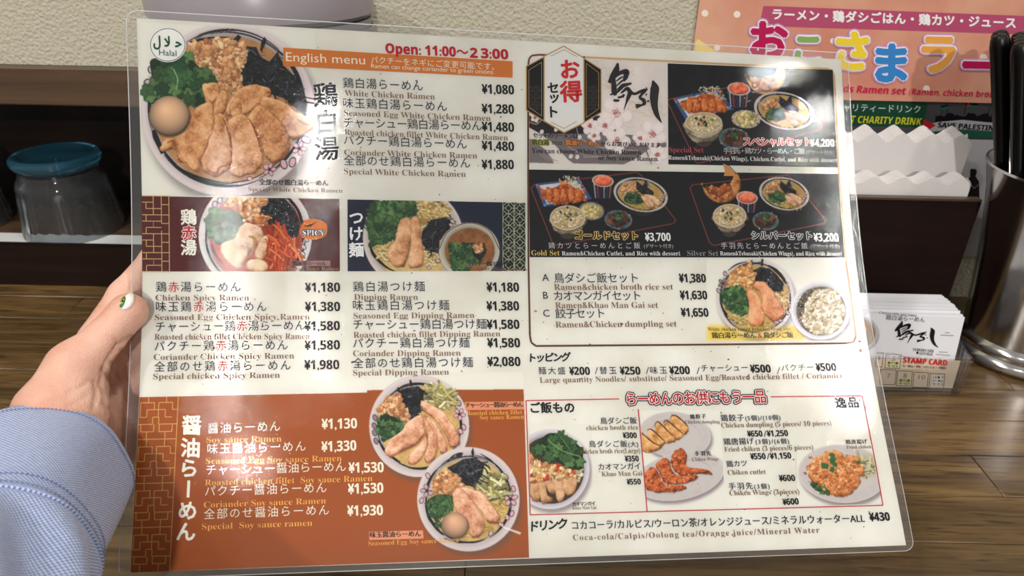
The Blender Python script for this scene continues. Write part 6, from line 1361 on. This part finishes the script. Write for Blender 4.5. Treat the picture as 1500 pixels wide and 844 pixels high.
def surface_nets(F, lo, h):
    s = F < 0; nx, ny, nz = F.shape
    c = np.zeros((nx - 1, ny - 1, nz - 1), np.int8)
    for dx in (0, 1):
        for dy in (0, 1):
            for dz in (0, 1): c += s[dx:nx - 1 + dx, dy:ny - 1 + dy, dz:nz - 1 + dz]
    act = (c > 0) & (c < 8); ijk = np.argwhere(act); ids = -np.ones(act.shape, int); ids[act] = np.arange(len(ijk))
    acc = np.zeros((len(ijk), 3)); cnt = np.zeros(len(ijk)); co = [(a, b_, c_) for a in (0, 1) for b_ in (0, 1) for c_ in (0, 1)]
    for p_ in co:
        for ax in range(3):
            if p_[ax]: continue
            q = list(p_); q[ax] = 1; A_ = ijk + p_; B_ = ijk + q; fa = F[tuple(A_.T)]; fb = F[tuple(B_.T)]; m = (fa < 0) != (fb < 0); t = np.where(m, fa / (fa - fb + 1e-12), 0)
            pt = np.array(p_, float) + t[:, None] * (np.eye(3)[ax]); acc += pt * m[:, None]; cnt += m
    V = (ijk + acc / cnt[:, None]) * h + lo; Q = []
    for ax in range(3):
        a1, a2 = (ax + 1) % 3, (ax + 2) % 3; sl0 = [slice(0, n - 1) if i == ax else slice(1, n - 1) for i, n in enumerate(F.shape)]; sl1 = list(sl0); sl1[ax] = slice(1, F.shape[ax])
        S0, S1 = s[tuple(sl0)], s[tuple(sl1)]; e = np.argwhere(S0 != S1); flip = S0[tuple(e.T)]; off = np.array([0 if i == ax else 1 for i in range(3)]); b0 = e + off; E1 = np.eye(3, dtype=int)[a1]; E2 = np.eye(3, dtype=int)[a2]
        q = np.stack([ids[tuple((b0 - E1 - E2).T)], ids[tuple((b0 - E2).T)], ids[tuple(b0.T)], ids[tuple((b0 - E1).T)]], -1); q[~flip] = q[~flip][:, ::-1]; Q.append(q)
    return V, np.concatenate(Q)
HV, HQ = surface_nets(F_, lo, VX)
# creases and knuckle folds pressed into the surface
def sgrad(P): e = 5e-4; return np.stack([sdf(P + np.eye(3)[i] * e) - sdf(P - np.eye(3)[i] * e) for i in range(3)], -1) / (2 * e)
gn = sgrad(HV); gn /= np.linalg.norm(gn, axis=1)[:, None] + 1e-9
hx_, hy_ = proj(HV); facing = ((CAM - HV) * gn).sum(1) > 0
CR = [([(146, 566), (150, 545), (156, 528), (172, 506), (192, 493)], 2.4, .0016), ([(138, 484), (145, 478), (152, 474)], 2.0, .0006), ([(144, 488), (150, 483)], 1.8, .0004), ([(168, 512), (171, 503), (168, 496)], 2.0, .0007), ([(138, 558), (141, 575), (137, 598)], 2.6, .0014), ([(132, 556), (118, 568), (100, 574)], 2.6, .0007),
      ([(150, 540), (162, 560), (176, 590), (192, 622)], 2.6, .0014), ([(160, 528), (172, 548), (180, 575), (196, 606)], 2.4, .0012), ([(146, 560), (152, 580), (158, 606)], 2.4, .0009), ([(128, 580), (110, 592), (96, 596)], 2.4, .0005),
      ([(176, 512), (190, 522), (204, 528)], 2.4, .0007), ([(150, 590), (166, 604), (172, 622)], 2.4, .0008), ([(166, 430), (174, 436), (180, 438)], 2.2, .0004)]
disp = np.zeros(len(HV))
for pl, w_, a_ in CR:
    dm = np.full(len(HV), 1e9)
    for (x0, y0), (x1, y1) in zip(pl[:-1], pl[1:]):
        t = np.clip(((hx_ - x0) * (x1 - x0) + (hy_ - y0) * (y1 - y0)) / ((x1 - x0) ** 2 + (y1 - y0) ** 2), 0, 1); dm = np.minimum(dm, np.hypot(hx_ - x0 - t * (x1 - x0), hy_ - y0 - t * (y1 - y0)))
    disp += a_ * (np.exp(-(dm / w_) ** 2) - .12 * np.exp(-((dm - 2.2 * w_) / (1.2 * w_)) ** 2))
HV = HV - gn * (disp * facing)[:, None]
m_skin, nt, b = new_mat('skin'); N = nt.nodes.new; L = nt.links.new
tc = N('ShaderNodeTexCoord'); n1 = N('ShaderNodeTexNoise'); n1.inputs['Scale'].default_value = 45; n1.inputs['Detail'].default_value = 5; L(tc.outputs['Object'], n1.inputs[0])
cr = N('ShaderNodeValToRGB'); cr.color_ramp.elements[0].position = .3; cr.color_ramp.elements[1].position = .72; cr.color_ramp.elements[0].color = (*lin((206, 150, 128)), 1); cr.color_ramp.elements[1].color = (*lin((230, 186, 164)), 1)
L(n1.outputs['Fac'], cr.inputs[0]); L(cr.outputs[0], b.inputs['Base Color']); b.inputs['Roughness'].default_value = .48
b.inputs['Subsurface Weight'].default_value = .25; b.inputs['Subsurface Radius'].default_value = (.006, .0025, .0015); b.inputs['Subsurface Scale'].default_value = 1.0
n2 = N('ShaderNodeTexVoronoi'); n2.inputs['Scale'].default_value = 1300; L(tc.outputs['Object'], n2.inputs['Vector']); n3 = N('ShaderNodeTexNoise'); n3.inputs['Scale'].default_value = 260; n3.inputs['Detail'].default_value = 4; L(tc.outputs['Object'], n3.inputs[0])
mm = N('ShaderNodeMath'); mm.operation = 'ADD'; L(n2.outputs['Distance'], mm.inputs[0]); L(n3.outputs['Fac'], mm.inputs[1])
bp = N('ShaderNodeBump'); bp.inputs['Strength'].default_value = .45; bp.inputs['Distance'].default_value = .0004; L(mm.outputs[0], bp.inputs['Height']); L(bp.outputs[0], b.inputs['Normal'])
hand = link('hand', fast_mesh('hand', HV - PB, HQ), m_skin, person, smooth=True)
# thumbnail laid on the thumb's surface
def march(x, y, d0=.33, off=0.0):
    d = np.full(np.shape(x), d0); r = ray(x, y); n = np.linalg.norm(r, axis=-1)
    for _ in range(60): d = d + sdf(CAM + r * d[..., None]) / n * .9
    P = CAM + r * d[..., None]; return P
NP = np.array([(176.5, 449), (178, 442), (182, 434), (188, 428), (194, 424.5), (196.5, 427), (197.5, 434), (196.5, 441), (192, 448), (186, 452), (180, 452.5)]) + [-.5, 2.0]
NP = smoothp(NP, 4); nc = NP.mean(0); rings = [nc + (NP - nc) * f for f in (0, .25, .5, .75, .92, 1.0)]; n_ = len(NP)
X = np.concatenate(rings); Pn = march(X[:, 0], X[:, 1]); Gn = sgrad(Pn); Gn /= np.linalg.norm(Gn, axis=1)[:, None]; hgt = np.repeat([.0011, .0011, .0010, .0008, .0005, -.0003], n_); Pn = Pn + Gn * hgt[:, None]
fn = [(i, j, j + 1 if (j + 1) % n_ else j + 1 - n_, i + 1 if (i + 1) % n_ else i + 1 - n_) for k in range(5) for i, j in [(k * n_ + q, (k + 1) * n_ + q) for q in range(n_)]]
m_nail = mat('white_nail_polish', (240, 234, 226), .15, coat=.6)
nail = link('thumbnail', fast_mesh('thumbnail', Pn - PB, np.array(fn)), m_nail, person, smooth=True); nail['label'] = 'white polished thumbnail with a green painted spot'
def on_nail(pts, m, name, off):
    a = np.array(pts, float); c = a.mean(0); X = np.concatenate([c + (a - c) * f for f in (0, .5, 1)]); P = march(X[:, 0], X[:, 1]); g = sgrad(P); g /= np.linalg.norm(g, axis=1)[:, None]; P = P + g * off; n = len(a)
    return link(name, fast_mesh(name, P - PB, np.array([(k * n + i, (k + 1) * n + i, (k + 1) * n + (i + 1) % n, k * n + (i + 1) % n) for k in range(2) for i in range(n)])), m, nail)
el = lambda cx, cy, rx, ry, rot: [(cx + rx * math.cos(t) * math.cos(rot) - ry * math.sin(t) * math.sin(rot), cy + rx * math.cos(t) * math.sin(rot) + ry * math.sin(t) * math.cos(rot)) for t in np.linspace(0, 6.28, 21)[:-1]]
on_nail(el(180.5, 444, 8.0, 2.8, -1.2), mat('green_nail_art', (60, 110, 44), .2), 'nail_art', .00125)
on_nail(el(180.6, 443.5, 3.2, 1.8, -1.1), mat('yellow_nail_art', (150, 170, 50), .2), 'nail_art_centre', .00140)
on_nail(el(180.8, 443.2, 1.4, 1.4, -1.1), mat('dark_nail_art', (24, 40, 22), .2), 'nail_art_pupil', .00155)

# --- shirt cuff and sleeve
m_ox, nt, b = new_mat('oxford_cloth'); N = nt.nodes.new; L = nt.links.new
uv = N('ShaderNodeUVMap'); uv.uv_map = 'weave'; mp = N('ShaderNodeMapping'); mp.inputs['Scale'].default_value = (1, 1, 1); L(uv.outputs[0], mp.inputs[0])
ck = N('ShaderNodeTexChecker'); ck.inputs['Scale'].default_value = 1150; L(mp.outputs[0], ck.inputs[0]); ck.inputs[1].default_value = (*lin((196, 206, 230)), 1); ck.inputs[2].default_value = (*lin((108, 126, 176)), 1)
n1 = N('ShaderNodeTexNoise'); n1.inputs['Scale'].default_value = 420; n1.inputs['Detail'].default_value = 3; L(mp.outputs[0], n1.inputs[0]); hs = N('ShaderNodeHueSaturation'); mr = N('ShaderNodeMapRange'); mr.inputs['To Min'].default_value = .78; mr.inputs['To Max'].default_value = 1.18
L(n1.outputs['Fac'], mr.inputs[0]); L(mr.outputs[0], hs.inputs['Value']); L(ck.outputs[0], hs.inputs['Color']); L(hs.outputs[0], b.inputs['Base Color']); b.inputs['Roughness'].default_value = .85; b.inputs['Specular IOR Level'].default_value = .15
b.inputs['Sheen Weight'].default_value = .2
bp = N('ShaderNodeBump'); bp.inputs['Distance'].default_value = .0002; bp.inputs['Strength'].default_value = .6; L(ck.outputs['Fac'], bp.inputs['Height']); L(bp.outputs[0], b.inputs['Normal'])
AX0 = W(64, 690, .350); AX1 = W(-130, 985, .235); AXD = (AX1 - AX0); ALEN = np.linalg.norm(AXD); AXD /= ALEN
_s = np.cross(AXD, [0, 0, 1.]); _s /= np.linalg.norm(_s); _t = np.cross(AXD, _s)
_hw = lambda h, a: h
def cuffpt(s, th, extra=0.0):
    """s metres from the cuff's hem, th angle; gently uneven like cloth"""
    c, n = np.cos(th), np.sin(th)
    r = .0366 + .0035 * np.clip(s / .09, 0, 1.4) + .0012 * np.sin(3 * th + 40 * s) + .0010 * np.sin(5 * th - 25 * s + 1)
    r = r + np.where(s > .071, .0030 * np.sin(7 * th + 90 * s) * np.clip((s - .071) / .02, 0, 1) + .0022 * np.clip((s - .071) / .006, 0, 1), 0) + extra
    return AX0 + AXD * np.asarray(s)[..., None] + _s * (r * c * 1.06)[..., None] + _t * (r * n * .94)[..., None]
def tube_part(name, s0, s1, extra, thick, ns=60, nth=160):
    S, T = np.meshgrid(np.linspace(s0, s1, ns), np.linspace(0, 2 * math.pi, nth, endpoint=False), indexing='ij'); V = [cuffpt(S, T, extra).reshape(-1, 3), cuffpt(S, T, extra - thick).reshape(-1, 3)]
    idx = np.arange(ns * nth).reshape(ns, nth); a = idx[:-1]; b_ = idx[1:]; f1 = np.stack([a, b_, np.roll(b_, -1, 1), np.roll(a, -1, 1)], -1).reshape(-1, 4); f2 = f1[:, ::-1] + ns * nth
    e0 = np.stack([idx[0], np.roll(idx[0], -1), np.roll(idx[0], -1) + ns * nth, idx[0] + ns * nth], -1); e1 = np.stack([idx[-1], idx[-1] + ns * nth, np.roll(idx[-1], -1) + ns * nth, np.roll(idx[-1], -1)], -1)
    me = fast_mesh(name, np.concatenate(V) - PB, np.concatenate([f1, f2, e0, e1])); uvl = me.uv_layers.new(name='weave'); li = np.zeros(len(me.loops), np.int32); me.loops.foreach_get('vertex_index', li)
    SS = np.concatenate([S.ravel(), S.ravel()]); TT = np.concatenate([T.ravel(), T.ravel()]); co = np.stack([TT[li] * .040, SS[li]], -1).astype(np.float32)
    # avoid the seam smear
    pl = co.reshape(-1, 4, 2); wrap = (pl[..., 0].max(1) - pl[..., 0].min(1)) > .1; m_ = wrap[:, None] & (pl[..., 0] < .1); pl[..., 0][m_] += 2 * math.pi * .040
    uvl.data.foreach_set('uv', pl.ravel()); return link(name, me, m_ox, person, smooth=True)
cuff = tube_part('shirt_cuff', 0, .075, .0006, .0016)
sleeve = tube_part('shirt_sleeve', .069, ALEN * 1.25, -.0006, .0010, 110)
m_th = mat('blue_stitching', (104, 122, 168), .8)
def stitches(s, parent, n=150):
    mb = MB()
    for k in range(n):
        t0 = 2 * math.pi * k / n; t1 = t0 + 2 * math.pi / n * .55; a = cuffpt(np.array(s), np.array(t0), .0010); c = cuffpt(np.array(s), np.array(t1), .0010); m = cuffpt(np.array(s), np.array((t0 + t1) / 2), .0013)
        mb.tube([tuple(a - PB), tuple(m - PB), tuple(c - PB)], .00028, 5)
    o = mb.build('stitching', m_th, parent); o['kind'] = 'stuff'; return o
for s_ in (.0045, .0655, .0715): stitches(s_, cuff)
bpy.data.objects.remove(_co)
